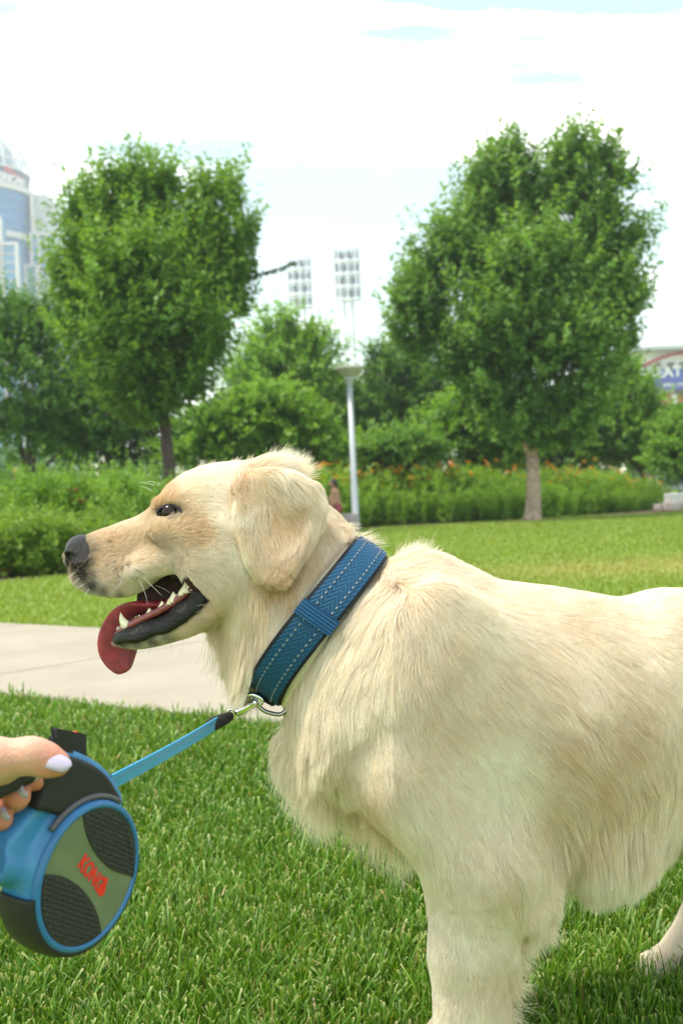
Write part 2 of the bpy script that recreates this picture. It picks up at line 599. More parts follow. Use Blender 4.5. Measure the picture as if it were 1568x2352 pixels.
# floodlight towers
m_lampface = mat('lamp_glass', (.36, .36, .40), rough=.35, var=.1, scale=2)
m_lampdark = mat('dark_lamp_glass', (.11, .11, .14), rough=.35, var=.1, scale=2)
m_steelw = mat('white_steel', (.55, .55, .56), rough=.5, var=.04, scale=1)


def flood(u, v0, v1, half, Y, label):
    base = above(u, v1, Y)
    s = Y / F
    t = empty('floodlight_tower', (base.x, base.y, 0), label=label, cat='floodlight tower', group='stadium floodlight towers')
    H_ = (v1 - v0) * s; w = half * s; z0 = base.z
    # lattice mast
    mw = w * .42
    for sx in (-1, 1):
        for sy in (-1, 1):
            b = MB(); b.tube([(sx * mw, 1.2 + sy * mw, 0), (sx * mw * .8, 1.2 + sy * mw * .8, z0 + H_ * .9)], [.30, .24], 6); b.build('mast_leg', m_steelw, t, world_space=False)
    for i in range(int(z0 / 3)):
        za, zb = i * 3.0, i * 3.0 + 3.0
        sg = 1 if i % 2 else -1
        b = MB(); b.tube([(-sg * mw, 1.2 - mw, za), (sg * mw, 1.2 - mw, zb)], [.12, .12], 4); b.tube([(-mw, 1.2 - mw, zb), (mw, 1.2 - mw, zb)], [.10, .10], 4)
        b.build('brace', m_steelw, t, world_space=False)
    rows = 4
    rh = H_ / rows
    lamp0 = None
    for r_ in range(rows + 1):
        b = MB(); z = z0 + r_ * rh
        curve = [(w * 1.06 * q, .55 * q * q * w * .5 - .7, z) for q in np.linspace(-1, 1, 9)]
        b.tube(curve, [.34 if r_ < rows else .2] * 9, 6); b.build('rail', m_steelw, t, world_space=False)
    for sx in (-1, 1):
        b = MB(); b.tube([(sx * w, 0, z0), (sx * w, 0, z0 + H_)], [.16, .16], 5); b.build('frame_post', m_steelw, t, world_space=False)
    b = MB(); b.add([(-.36, -.7, -.92), (.36, -.7, -.92), (.36, -.7, .80), (-.36, -.7, .80), (-.30, -.66, -.84), (.30, -.66, -.84), (.30, -.66, .72), (-.30, -.66, .72), (-.22, .1, -.4), (.22, .1, -.4), (.22, .1, .3), (-.22, .1, .3)],
        [(0, 1, 5, 4), (1, 2, 6, 5), (2, 3, 7, 6), (3, 0, 4, 7), (4, 5, 6, 7), (0, 8, 9, 1), (1, 9, 10, 2), (2, 10, 11, 3), (3, 11, 8, 0), (8, 11, 10, 9)])
    bd_ = MB(); bd_.add(b.v, b.f)
    lamp1 = None
    for r_ in range(rows):
        for k in range(6):
            if lamp0 is None: o = lamp0 = b.build('lamp', m_lampface, t, world_space=False)
            elif (k * 7 + r_ * 3) % 5 < 2:
                if lamp1 is None: o = lamp1 = bd_.build('lamp', m_lampdark, t, world_space=False)
                else: o = lamp1.copy(); COL.objects.link(o); o.parent = t
            else: o = lamp0.copy(); COL.objects.link(o); o.parent = t
            x = -w * .86 + k * w * 1.72 / 5
            o.location = (x, .2 * (x / w) ** 2, z0 + (r_ + .5) * rh + .1); o.scale = (w / 2.7,) * 3 if True else o.scale
    return t


flood(691, 592, 708, 25, 265, 'floodlight tower with four rows of lamps, shorter, left one above the round tree')
flood(800, 573, 690, 27, 250, 'floodlight tower with four rows of lamps, taller one rising right above street lamp')

# ball park stand on the right, with its blue sign
SD = 215.0
st_c = above(1620, 900, SD)
stand = empty('stadium', (st_c.x, st_c.y, 0), label='white and red stadium stand with a blue lettered sign beyond the trees', cat='stadium')
m_seat = mat('grey_stand_interior', (.26, .26, .28), rough=.8, var=.2, scale=.4)
m_signblue = mat('blue_sign_board', (.055, .085, .40), rough=.5, var=.06, scale=.3)
m_redwall = mat('red_panel', (.50, .035, .06), rough=.6, var=.15, scale=.5)
bbox('upper_wall', 1452, 1900, 797, 826, SD, 12, m_white, stand)
bbox('roof', 1440, 1904, 788, 796.5, SD - 3, 18, m_greyc, stand)
bbox('interior', 1440, 1900, 826, 1000, SD + 7, 2, m_seat, stand, True)
bbox('lower_wall', 1440, 1900, 926, 985, SD + 1, 5, m_redwall, stand, False)
for k in range(6):
    bbox('red_bay', 1524 + k * 30, 1524 + k * 30 + 17, 904, 926, SD + .4, 4, m_redwall, stand)
    bbox('column', 1524 + k * 30 + 18, 1524 + k * 30 + 29, 906, 926, SD + .2, 4, m_white, stand)
bbox('balcony', 1500, 1540, 895, 904, SD - .5, 5, m_white, stand)
b = MB()
for k in range(8):
    for du, dv in ((0, 0), (13, 0)):
        u0, u1 = 1492 + k * 29 - (6 if du == 0 else -2), 1492 + k * 29 + (4 if du == 0 else 3) + du * .3
        p0, p1 = above(1484 + k * 29 + du * .9, 858, SD - .6), above(1490 + k * 29 + du * .45 + (4 if du == 0 else 3), 826, SD - .6)
        b2 = MB(); b2.tube([tuple(p0), tuple(p1)], [.21, .21], 6); b2.build('strut', m_white, stand)
for k in range(8):
    p0, p1 = above(1508 + k * 34, 902, SD - .2), above(1514 + k * 34, 874, SD - .2)
    b2 = MB(); b2.tube([tuple(p0), tuple(p1)], [.25, .25], 6); b2.build('strut', m_white, stand)
ap = [above(1476 + 190 * t, 840 - 30 * math.sin(math.pi * min(1, t * 1.0)), SD - .9) for t in np.linspace(0, 1, 24)]
b = MB(); b.tube([tuple(p) for p in ap], [.28] * 24, 6); b.build('red_arch', m_redwall, stand)
sg_ = bbox('sign_board', 1478, 1760, 845, 876, SD - 1.6, .5, m_signblue, stand)
bbox('sign_board', 1506, 1740, 877, 891, SD - 1.4, .5, m_signblue, stand)
sc_ = above(1458, 861, SD - 1.65)
text_obj('sign_lettering', 'GREAT AMERICAN', 2.55, m_white, lambda co: np.column_stack([sc_.x + co[:, 0] * 1.05, np.full(len(co), sc_.y - .02) - co[:, 2], sc_.z + co[:, 1] + co[:, 0] * .03]), stand, .06, .06, 'LEFT')
sc2 = above(1520, 884, SD - 1.45)
text_obj('sign_lettering', 'BALL PARK', 1.1, m_white, lambda co: np.column_stack([sc2.x + co[:, 0], np.full(len(co), sc2.y - .02) - co[:, 2], sc2.z + co[:, 1]]), stand, .05, .02, 'LEFT')
# white gable seen between the trees behind the street lamp
c_ = above(862, 900, 230)
gab = empty('pavilion', (c_.x, c_.y, 0), label='white stand with grey roof showing between the trees behind the lamp', cat='building')
bbox('wall', 822, 905, 862, 1000, 230, 10, m_white, gab, True)
bbox('roof', 818, 896, 842, 861.5, 229, 12, m_pale, gab)
bbox('roof', 826, 915, 884, 890, 228, 1.6, m_greyc, gab)
# ================================================================== trees and shrubs
m_leaf = leaf_mat('green_leaf', .46, .5)
m_bark = mat('tan_bark', (.34, .255, .185), rough=.9, var=.4, scale=9, bump=1.0, bscale=40)
m_barkd = mat('dark_bark', (.060, .046, .036), rough=.9, var=.35, scale=9, bump=1.0, bscale=40)


def leaf_quads(pos, axis, nrm, L, W, cols):
    """folded diamond leaves: arrays of base position, axis, normal, length, width"""
    n = len(pos)
    axis = axis / (np.linalg.norm(axis, axis=1, keepdims=True) + 1e-9)
    side = np.cross(axis, nrm); side /= (np.linalg.norm(side, axis=1, keepdims=True) + 1e-9)
    up = np.cross(side, axis)
    L, W = L[:, None], W[:, None]
    v = np.stack([pos, pos + axis * L * .45 + side * W * .5 + up * W * .12, pos + axis * L, pos + axis * L * .45 - side * W * .5 + up * W * .12], 1)
    faces = np.arange(n * 4).reshape(n, 4)
    return v.reshape(-1, 3), faces, np.repeat(cols, 4, 0)


def crown_mesh(lobes, n_sh, per, leaf, seed, c_lo, c_hi, up=.8, sl=(.35, .75), drop=.0, hue=.25, lift=.2):
    """leafy shoots spread through the lobes; lobes: (x, y, z, rx, ry, rz)"""
    rs = np.random.RandomState(seed)
    L = np.array(lobes, float)
    vol = L[:, 3] * L[:, 4] * L[:, 5]
    vol = vol ** .72
    k = rs.choice(len(L), n_sh, p=vol / vol.sum())
    d = rs.normal(size=(n_sh, 3)); d[:, 2] += lift; d /= np.linalg.norm(d, axis=1, keepdims=True)
    r = rs.rand(n_sh) ** .42
    rough = 1 + .17 * snoise(d * 1.0 + k[:, None] * 3.1, 2.6, seed + 1)[:, 0]
    base = L[k, :3] + d * L[k, 3:6] * (r * rough)[:, None]
    sd = d * (L[k, 3:6] / L[k, 3:6].max(1, keepdims=True)) * .8 + np.array((0, 0, up)) + rs.normal(size=(n_sh, 3)) * .28
    sd /= np.linalg.norm(sd, axis=1, keepdims=True)
    ln = rs.uniform(*sl, n_sh) * (.55 + .6 * r)
    m = n_sh * per
    sidx = np.repeat(np.arange(n_sh), per)
    t = np.tile((np.arange(per) + .5) / per, n_sh) + rs.normal(size=m) * .03
    p = base[sidx] + sd[sidx] * (t * ln[sidx])[:, None] - np.array((0, 0, drop)) * (t ** 2)[:, None]
    out = rs.normal(size=(m, 3)); out -= sd[sidx] * np.einsum('ij,ij->i', out, sd[sidx])[:, None]
    out /= np.linalg.norm(out, axis=1, keepdims=True)
    ax = out + sd[sidx] * (.35 + .5 * t)[:, None] + np.array((0, 0, -.30))
    nr = np.array((0, 0, 1.0)) + rs.normal(size=(m, 3)) * .55 + sd[sidx] * .3
    Ls = leaf * rs.uniform(.65, 1.25, m) * (1.1 - .45 * t)
    c_lo, c_hi = np.array(c_lo), np.array(c_hi)
    w = np.clip(rs.rand(n_sh)[sidx] * .55 + rs.rand(m) * .25 + t * .25, 0, 1)[:, None]
    col = c_lo * (1 - w) + c_hi * w
    col = col * (1 + hue * (rs.rand(m, 1) - .5))
    v, f, c = leaf_quads(p + out * .01, ax, nr, Ls, Ls * rs.uniform(.5, .68, m), col)
    return v, f, c


def put_crown(parent, data, name='crown'):
    v, f, c = data
    o = mesh(name, v, f, m_leaf, parent, world_space=False)
    vcol(o, c)
    return o


def limbs(b, path, r0, r1, n=8):
    P_ = [Vector(p) for p in path]
    b.tube(P_, [r0 + (r1 - r0) * i / (len(P_) - 1) for i in range(len(P_))], n)


LEAN = math.tan(R(2.5))


def lobes_px(lst, bu, bv, Y, depth=.85, shrink=None):
    """lobes given in photo units around a trunk base at bu, bv"""
    s = Y / F
    out = []
    for u, v, ru, rv, *dy in lst:
        if shrink: u, v, ru, rv = shrink[0] + (u - shrink[0]) * shrink[2], shrink[1] + (v - shrink[1]) * shrink[3], ru * shrink[2] ** .5 * .84, rv * shrink[3] ** .5 * .84
        z = (bv - v) * s
        x = (u - (bu - (bv - v) * LEAN)) * s
        out.append((x, (dy[0] if dy else 0), z, ru * s, max(ru * s * depth, .5), rv * s))
    return out


GREEN_D, GREEN_L = (.060, .155, .034), (.235, .420, .085)
BRIGHT_D, BRIGHT_L = (.100, .240, .024), (.260, .460, .050)


def world_base(u, Y):
    g = above(u, 1180, Y)
    return Vector((g.x, Y, 0))


def base_v(u, Y): return horizon(u) + CAM_H * F / Y


# ---- right tree
Y1 = TB.y
t1 = empty('shade_tree', (TB.x, TB.y, 0), label='large full shade tree with pale forked trunk standing at the lawn edge', cat='tree')
lb = lobes_px([(1150, 350, 72, 72), (1212, 400, 70, 80), (1322, 365, 72, 78), (1385, 410, 62, 78), (1395, 510, 68, 66), (1440, 555, 42, 50), (1415, 655, 68, 78), (1442, 690, 46, 42, -.5), (1390, 780, 72, 76),
               (1360, 885, 78, 70, -.6), (1285, 965, 82, 60, -.8), (1180, 930, 78, 66, .5), (1060, 840, 84, 66, -.6), (972, 770, 78, 50), (935, 690, 58, 58, -.4), (950, 610, 52, 58), (1022, 560, 60, 68, -.5), (1052, 480, 52, 58), (1110, 420, 58, 68),
               (1235, 1015, 70, 42), (1305, 1030, 62, 36), (1110, 905, 80, 62, -.7), (1160, 985, 60, 38, -.8), (1230, 560, 135, 125), (1150, 680, 135, 125, -.6), (1300, 680, 118, 125, -.5), (1210, 800, 155, 105, -.6), (1200, 590, 70, 80, -1.4), (1120, 760, 80, 70, -1.6), (1290, 800, 80, 75, -1.6)], 1225, 1196, Y1, shrink=(1200, 970, .885, .835))
lb += lobes_px([(u, v, 27, 25) for u, v in ((1130, 345), (1185, 330), (1335, 330), (1290, 345), (1435, 395), (1478, 540), (1485, 700), (905, 665), (900, 745), (1010, 525), (1080, 400), (1395, 355), (960, 585), (1450, 800))], 1225, 1196, Y1, shrink=(1200, 970, .94, .93))
put_crown(t1, crown_mesh(lb, 4100, 28, .172, 31, GREEN_D, GREEN_L, 1.0, (.45, 1.25), lift=.5))
b = MB()
s1 = Y1 / F
tp = lambda u, v, y=0: ((u - (1225 - (1196 - v) * LEAN)) * s1, y, (1196 - v) * s1)
limbs(b, [tp(1222, 1200), tp(1222, 1188), tp(1224, 1160), tp(1224, 1100), tp(1222, 1050)], .225, .135, 12)
b.v[:12] = [Vector((v.x * 1.35, v.y * 1.35, v.z)) for v in b.v[:12]]
limbs(b, [tp(1220, 1056), tp(1205, 1015), tp(1180, 975), tp(1150, 915), tp(1100, 850), tp(1020, 740)], .105, .03)
limbs(b, [tp(1224, 1056), tp(1232, 1000), tp(1240, 900), tp(1245, 760), tp(1220, 560), tp(1170, 420)], .105, .02)
limbs(b, [tp(1232, 1000), tp(1270, 900), tp(1330, 780), tp(1390, 640)], .07, .02)
limbs(b, [tp(1190, 990), tp(1215, 930), tp(1195, 850), tp(1165, 800)], .05, .02)
limbs(b, [tp(1240, 880), tp(1290, 700), tp(1330, 520), tp(1345, 400)], .06, .015)
limbs(b, [tp(1242, 860), tp(1170, 720), tp(1090, 580)], .05, .015)
b.build('trunk', m_bark, t1, True, world_space=False)

# ---- left tree
Y2 = 24.0
B2 = world_base(388, Y2); v2 = base_v(388, Y2)
t2 = empty('shade_tree', B2, label='large upright shade tree left of the floodlights, behind the dog head', cat='tree')
lb = lobes_px([(215, 445, 62, 66), (285, 412, 62, 64), (355, 425, 58, 68), (500, 460, 58, 68), (540, 530, 54, 62), (530, 620, 58, 66), (510, 710, 60, 62), (490, 800, 62, 74, -.4), (440, 900, 74, 72, -.5), (370, 955, 84, 62, -.6), (290, 930, 78, 72, .4),
               (240, 840, 74, 78, -.4), (190, 730, 74, 78), (160, 620, 56, 68), (200, 530, 62, 62, -.4), (300, 560, 115, 105), (420, 560, 78, 88, -.3), (340, 720, 145, 125), (400, 820, 105, 105, -.5), (270, 640, 70, 75, -1.3), (370, 600, 70, 75, -1.3), (300, 800, 75, 75, -1.4), (430, 730, 70, 75, -1.3)], 388, v2, Y2, shrink=(345, 950, .83, .81))
lb += lobes_px([(u, v, 25, 24) for u, v in ((195, 430), (255, 405), (312, 395), (368, 405), (400, 420), (480, 440), (540, 450), (578, 540), (585, 620), (562, 705), (122, 620), (135, 690), (150, 490))], 388, v2, Y2, shrink=(345, 950, .92, .93))
put_crown(t2, crown_mesh(lb, 3700, 28, .150, 41, (.062, .165, .026), (.235, .420, .058), 1.1, (.45, 1.2), lift=.5))
b = MB()
s2 = Y2 / F
tp = lambda u, v, y=0: ((u - (388 - (v2 - v) * LEAN)) * s2, y, (v2 - v) * s2)
limbs(b, [tp(390, v2 + 4), tp(388, 1150), tp(384, 1060), tp(378, 990), tp(370, 900)], .17, .10, 10)
limbs(b, [tp(378, 990), tp(330, 860), tp(280, 700), tp(260, 560)], .08, .02)
limbs(b, [tp(376, 960), tp(420, 820), tp(460, 680), tp(490, 540)], .08, .02)
limbs(b, [tp(370, 900), tp(360, 740), tp(340, 560), tp(330, 430)], .09, .02)
b.build('trunk', m_barkd, t2, True, world_space=False)
# a long bare-ended twig reaching right
tw = MB()
limbs(tw, [tp(540, 655), tp(590, 640), tp(640, 628), tp(668, 616)], .02, .006, 5)
tw.build('twig', m_barkd, t2, world_space=False)
rs = np.random.RandomState(8)
n = 60
q = np.array([tp(*p) for p in zip(np.linspace(560, 670, n), np.interp(np.linspace(560, 670, n), [540, 590, 640, 668], [655, 640, 628, 616]))])
v, f, c = leaf_quads(q, rs.normal(size=(n, 3)) * .6 + np.array((.3, 0, -.8)), rs.normal(size=(n, 3)), np.full(n, .11), np.full(n, .06), np.tile((.05, .11, .02), (n, 1)))
o = mesh('twig_leaf', v, f, m_leaf, t2, world_space=False); vcol(o, c); o['kind'] = 'stuff'


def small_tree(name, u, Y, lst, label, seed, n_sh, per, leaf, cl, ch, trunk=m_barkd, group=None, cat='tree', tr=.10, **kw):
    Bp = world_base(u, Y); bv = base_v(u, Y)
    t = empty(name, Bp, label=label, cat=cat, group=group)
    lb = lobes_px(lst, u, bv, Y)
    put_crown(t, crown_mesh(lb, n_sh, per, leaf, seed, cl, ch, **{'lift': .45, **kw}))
    top = max(lb, key=lambda l: l[2])
    b = MB()
    limbs(b, [(0, 0, -.02), (.02, 0, top[2] * .25), (top[0] * .5, 0, top[2] * .6), (top[0], 0, top[2])], tr, tr * .25)
    for l in lb[:5]:
        limbs(b, [(.02, 0, min(top[2] * .3, l[2] * .6)), (l[0] * .6, l[1] * .5, l[2] * .7), (l[0], l[1], l[2])], tr * .55, tr * .15, 6)
    b.build('trunk', trunk, t, True, world_space=False)
    return t


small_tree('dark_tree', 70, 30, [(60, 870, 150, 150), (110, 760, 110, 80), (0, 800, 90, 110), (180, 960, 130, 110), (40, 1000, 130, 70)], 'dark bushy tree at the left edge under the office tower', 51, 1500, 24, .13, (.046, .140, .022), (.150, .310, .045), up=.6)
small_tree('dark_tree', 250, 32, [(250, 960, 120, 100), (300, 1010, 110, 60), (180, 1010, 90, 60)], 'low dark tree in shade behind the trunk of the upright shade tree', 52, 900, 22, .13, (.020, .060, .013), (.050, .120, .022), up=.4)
small_tree('round_tree', 655, 38, [(650, 880, 110, 90), (655, 800, 75, 70), (710, 850, 70, 90), (590, 900, 80, 100), (700, 950, 100, 80), (620, 1000, 130, 60)], 'mid green rounded tree below the shorter floodlight tower', 53, 1500, 24, .17, (.090, .235, .034), (.270, .480, .060), up=.6, sl=(.4, .9))
small_tree('low_tree', 590, 30, [(600, 960, 90, 65), (480, 980, 70, 55), (440, 1020, 70, 40), (550, 990, 80, 60), (650, 970, 80, 55), (690, 1010, 80, 50), (520, 1030, 70, 45), (740, 1040, 60, 35)], 'bright green low spreading tree above the dog skull', 54, 1100, 24, .16, BRIGHT_D, BRIGHT_L, up=.15, sl=(.35, .8), drop=.12)
small_tree('dark_tree', 935, 38, [(930, 900, 90, 90), (900, 850, 55, 55), (990, 930, 90, 80), (880, 960, 80, 70), (960, 990, 110, 60)], 'dark green tree right of the street lamp', 55, 1300, 24, .16, (.055, .155, .026), (.180, .350, .055), up=.6)
small_tree('low_tree', 1085, 33, [(1085, 960, 75, 60), (1040, 985, 60, 45), (1140, 990, 70, 55), (1110, 920, 45, 45), (1000, 1020, 70, 35), (1180, 1030, 80, 40)], 'bright green low tree left of the pale forked trunk', 56, 1100, 24, .16, BRIGHT_D, (.250, .450, .048), up=.2, sl=(.35, .8), drop=.12)
small_tree('low_tree', 905, 31, [(905, 1035, 70, 26), (860, 1045, 50, 22), (950, 1030, 55, 26)], 'small spreading green tree close right of the lamp post', 57, 500, 22, .14, (.070, .180, .024), (.190, .370, .046), up=.15, drop=.1)
small_tree('round_tree', 1478, 37, [(1430, 960, 75, 75), (1440, 900, 48, 60), (1410, 1000, 75, 60), (1480, 985, 42, 60), (1380, 960, 60, 70), (1450, 1030, 75, 38)], 'light green rounded tree in front of the stadium sign', 58, 1300, 24, .17, (.080, .200, .026), (.230, .430, .050), up=.5)
small_tree('low_tree', 1575, 33, [(1575, 1020, 55, 50), (1610, 985, 60, 45), (1550, 1050, 50, 35), (1620, 1040, 70, 50)], 'light green tree cut by the right picture edge', 59, 800, 24, .15, (.080, .200, .026), (.230, .430, .050), up=.2, drop=.1)
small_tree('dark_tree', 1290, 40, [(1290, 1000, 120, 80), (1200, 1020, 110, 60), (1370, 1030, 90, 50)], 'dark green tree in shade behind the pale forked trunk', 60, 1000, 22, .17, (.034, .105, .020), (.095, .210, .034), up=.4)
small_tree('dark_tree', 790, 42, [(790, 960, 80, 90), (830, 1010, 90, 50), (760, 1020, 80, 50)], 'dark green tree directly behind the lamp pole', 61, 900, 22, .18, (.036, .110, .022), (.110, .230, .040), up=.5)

# a far belt of trees that closes the view under the crowns
rs = np.random.RandomState(17)
lb = [(x, rs.uniform(-3, 3), rs.uniform(1.2, 2.6), rs.uniform(3, 5), 3, rs.uniform(2.0, 3.2)) for x in np.arange(-62, 75, 3.6)]
v, f, c = crown_mesh(lb, 5200, 18, .42, 18, (.040, .115, .022), (.110, .230, .040), .5, (.8, 1.8))
o = mesh('treeline', v + np.array((0, 66, 0)), f, m_leaf); vcol(o, c); o['kind'] = 'stuff'

# ---- planted borders -----------------------------------------------------


def blade_plants(n, h, spread, seed, c_lo, c_hi, leaf=.16, stems=26, droop=.25):
    """clump of upright leafy stems, base at the origin"""
    rs = np.random.RandomState(seed)
    sp = rs.normal(size=(stems, 2)) * spread * .45
    hs = h * rs.uniform(.65, 1.08, stems)
    lean = rs.normal(size=(stems, 2)) * .14 + sp * .25
    k = rs.randint(0, stems, n)
    t = rs.rand(n) ** .8
    p = np.column_stack([sp[k] + lean[k] * t[:, None] * hs[k, None], t * hs[k]])
    ax = np.column_stack([rs.normal(size=(n, 2)), rs.uniform(.1, 1.3, n)])
    nr = np.column_stack([rs.normal(size=(n, 2)) * .6, np.ones(n)])
    w = np.clip(rs.rand(stems)[k] * .5 + t * .35 + rs.rand(n) * .2, 0, 1)[:, None]
    col = np.array(c_lo) * (1 - w) + np.array(c_hi) * w
    L = leaf * rs.uniform(.6, 1.2, n) * (1.15 - .5 * t)
    return leaf_quads(p, ax, nr, L, L * rs.uniform(.22, .36, n), col), np.column_stack([sp + lean * hs[:, None], hs])


def flower_heads(tops, n, r, seed, col):
    rs = np.random.RandomState(seed)
    sel = tops[rs.choice(len(tops), min(n, len(tops)), replace=False)]
    V_, F_, Cc = [], [], []
    for x, y, z in sel:
        off = rs.normal(size=3) * np.array((.06, .06, .05))
        cc = np.array((x, y, z + .09)) + off
        base = len(V_)
        rr = r * rs.uniform(.7, 1.2)
        tl = rs.normal(size=2) * .35
        for k in range(6):
            a = 2 * math.pi * k / 6
            for da, q, dz in ((-.32, .55, .01), (0, 1.0, .0), (.32, .55, .01)):
                dx, dy = rr * q * math.cos(a + da), rr * q * math.sin(a + da)
                V_.append(cc + (dx, dy, dz + tl[0] * dx + tl[1] * dy))
        V_.append(cc + (0, 0, .012))
        m = len(V_) - 1
        c_ = np.array(col) * rs.uniform(.8, 1.15)
        for k in range(6):
            F_.append((m, base + k * 3, base + k * 3 + 1, base + k * 3 + 2))
        Cc += [c_] * 18 + [c_ * .5]
    return np.array(V_), np.array(F_), np.array(Cc)


def copy_thing(o, loc, rz, sc, label=None, group=None):
    r = o.copy(); COL.objects.link(r)
    r.location = loc; r.rotation_euler = (0, 0, rz); r.scale = (sc, sc, sc)
    if label: r['label'] = label
    if group: r['group'] = group
    for ch in list(o.children):
        c = ch.copy(); COL.objects.link(c); c.parent = r
        for g in ch.children:
            d = g.copy(); COL.objects.link(d); d.parent = c
    return r


rs = np.random.RandomState(77)
ORANGE = (.92, .32, .015)
MEAD = 'meadow perennials along the far lawn edge'
LBL_O = 'tall bright green perennial with orange flowers in the far border'
LBL_G = 'tall bright green perennial without flowers in the far border'
protos = []
for i in range(5):
    (v, f, c), tops = blade_plants(900, 1.22, .62, 200 + i, (.090, .210, .016), (.235, .410, .045), .21, 34)
    t = empty('perennial_plant', (0, 0, 0), label=LBL_O if i < 3 else LBL_G, cat='plant', group=MEAD + (' in flower' if i < 3 else ' in leaf'))
    o = mesh('foliage', v, f, m_leaf, t, world_space=False); vcol(o, c); o['kind'] = 'stuff'
    if i < 3:
        fv, ff, fc = flower_heads(tops, 8, .078, 300 + i, ORANGE)
        o = mesh('flower_head', fv, ff, m_leaf, t, world_space=False); vcol(o, fc); o['kind'] = 'stuff'
    protos.append(t)
used = [False] * 5
spots = []
for u in np.arange(640, 1500, 15.5):
    for row in range(3):
        uu = u + rs.uniform(-8, 8)
        y0 = np.interp(uu, [640, 760, 880, 1050, 1200, 1330, 1490], [24.5, 26.5, 28.6, 28.8, 29.5, 30.8, 33.0])
        Y = y0 + .5 + row * 1.3 + rs.uniform(-.3, .3)
        if row == 0 and rs.rand() < .15: continue
        spots.append((uu, Y, row))
for uu, Y, row in spots:
    fl_p = .75 if (700 < uu < 1060 or 1260 < uu < 1500) else .35
    i = rs.randint(0, 3) if (rs.rand() < fl_p and row > 0) else rs.randint(3, 5)
    g = above(uu, 1180, Y)
    sc = rs.uniform(.82, 1.08) * (.72 if row == 0 else 1.0 + .05 * row) * np.interp(uu, [640, 1100, 1380, 1500], [1.05, 1.0, .85, .62])
    if not used[i]:
        o = protos[i]; o.location = (g.x, Y, 0); o.rotation_euler = (0, 0, rs.uniform(0, 6.28)); o.scale = (sc,) * 3; used[i] = True
    else:
        copy_thing(protos[i], (g.x, Y, 0), rs.uniform(0, 6.28), sc)

# left border: leafy shrubs and soft mounds
SH = 'shrubs of the left border'
sh = []
defs = [(1.25, .75, .12, (.075, .190, .018), (.185, .345, .040)), (1.0, .60, .10, (.105, .225, .020), (.225, .390, .050)), (.55, .45, .085, (.115, .225, .022), (.250, .390, .058)), (1.35, .55, .13, (.062, .160, .018), (.150, .290, .038))]
for i, (h, sp, lf, c0_, c1_) in enumerate(defs):
    t = empty('leafy_shrub', (0, 0, 0), label='x', cat='shrub', group=SH)
    lb = [(0, 0, h * .45, sp * .8, sp * .8, h * .45)] + [(sp * .55 * math.cos(a), sp * .55 * math.sin(a), h * (.42 + .12 * math.sin(3 * a)), sp * .5, sp * .5, h * .42) for a in (0.3, 1.6, 2.9, 4.2, 5.4)]
    cr = crown_mesh(lb, 760, 18, lf * .66, 400 + i, c0_, c1_, up=1.0, sl=(.14, .36) if i == 2 else (.2, .5))
    o = put_crown(t, cr, 'foliage'); o['kind'] = 'stuff'
    b = MB()
    rs2 = np.random.RandomState(i)
    for k in range(7):
        a = rs2.uniform(0, 6.28)
        limbs(b, [(.08 * math.cos(a), .08 * math.sin(a), -.02), (sp * .5 * math.cos(a), sp * .5 * math.sin(a), h * .65)], .012, .004, 5)
    b.build('stem', m_barkd, t, world_space=False)
    sh.append(t)
SHR = [(2, 30, 12.7, 1.0, 'soft yellow green mound at the front left of the border'), (2, 85, 12.9, .95, 'soft green mound beside the front left one, under the dog nose level'),
       (1, -60, 13.6, 1.0, 'green shrub cut by the left picture edge in the border'), (0, 120, 14.2, 1.0, 'rounded green shrub behind the dog nose'), (3, 40, 15.0, .95, 'tall green shrub at the left edge of the border'),
       (1, 200, 14.2, 1.05, 'light green shrub above the dog nose'), (0, 250, 15.6, 1.02, 'green shrub behind the bridge of the dog nose'), (3, 160, 16.8, .95, 'tall shrub in the back row left of the thin trunk'),
       (1, 300, 16.6, 1.05, 'light green shrub in front of the thin dark trunk'), (0, 335, 17.6, 1.05, 'green shrub right beside the thin dark trunk'), (3, -20, 17.4, 1.0, 'tall shrub in the back row at the left edge'),
       (0, 90, 18.5, .98, 'green shrub in the back row below the dark bushy tree'), (1, 400, 19.5, 1.1, 'light green shrub behind the dog forehead'), (0, 470, 21.0, 1.05, 'green shrub behind the dog skull'),
       (1, 560, 23.0, 1.0, 'light green shrub behind the dog ear'), (3, 250, 19.5, 1.0, 'tall green shrub in the middle of the back row'), (2, 175, 13.1, .9, 'small soft mound at the edge right under the dog nose'), (2, 250, 14.0, 1.0, 'small soft mound behind the dog muzzle')]
seen = set()
for i, u, Y, sc, lab in SHR:
    sc *= .86 if i != 2 else 1.0
    g = above(u, 1180, Y)
    rz = (u * 7 % 63) / 10
    if i not in seen:
        o = sh[i]; o.location = (g.x, Y, 0); o.rotation_euler = (0, 0, rz); o.scale = (sc,) * 3; seen.add(i)
    else:
        o = copy_thing(sh[i], (g.x, Y, 0), rz, sc)
    o['label'] = lab
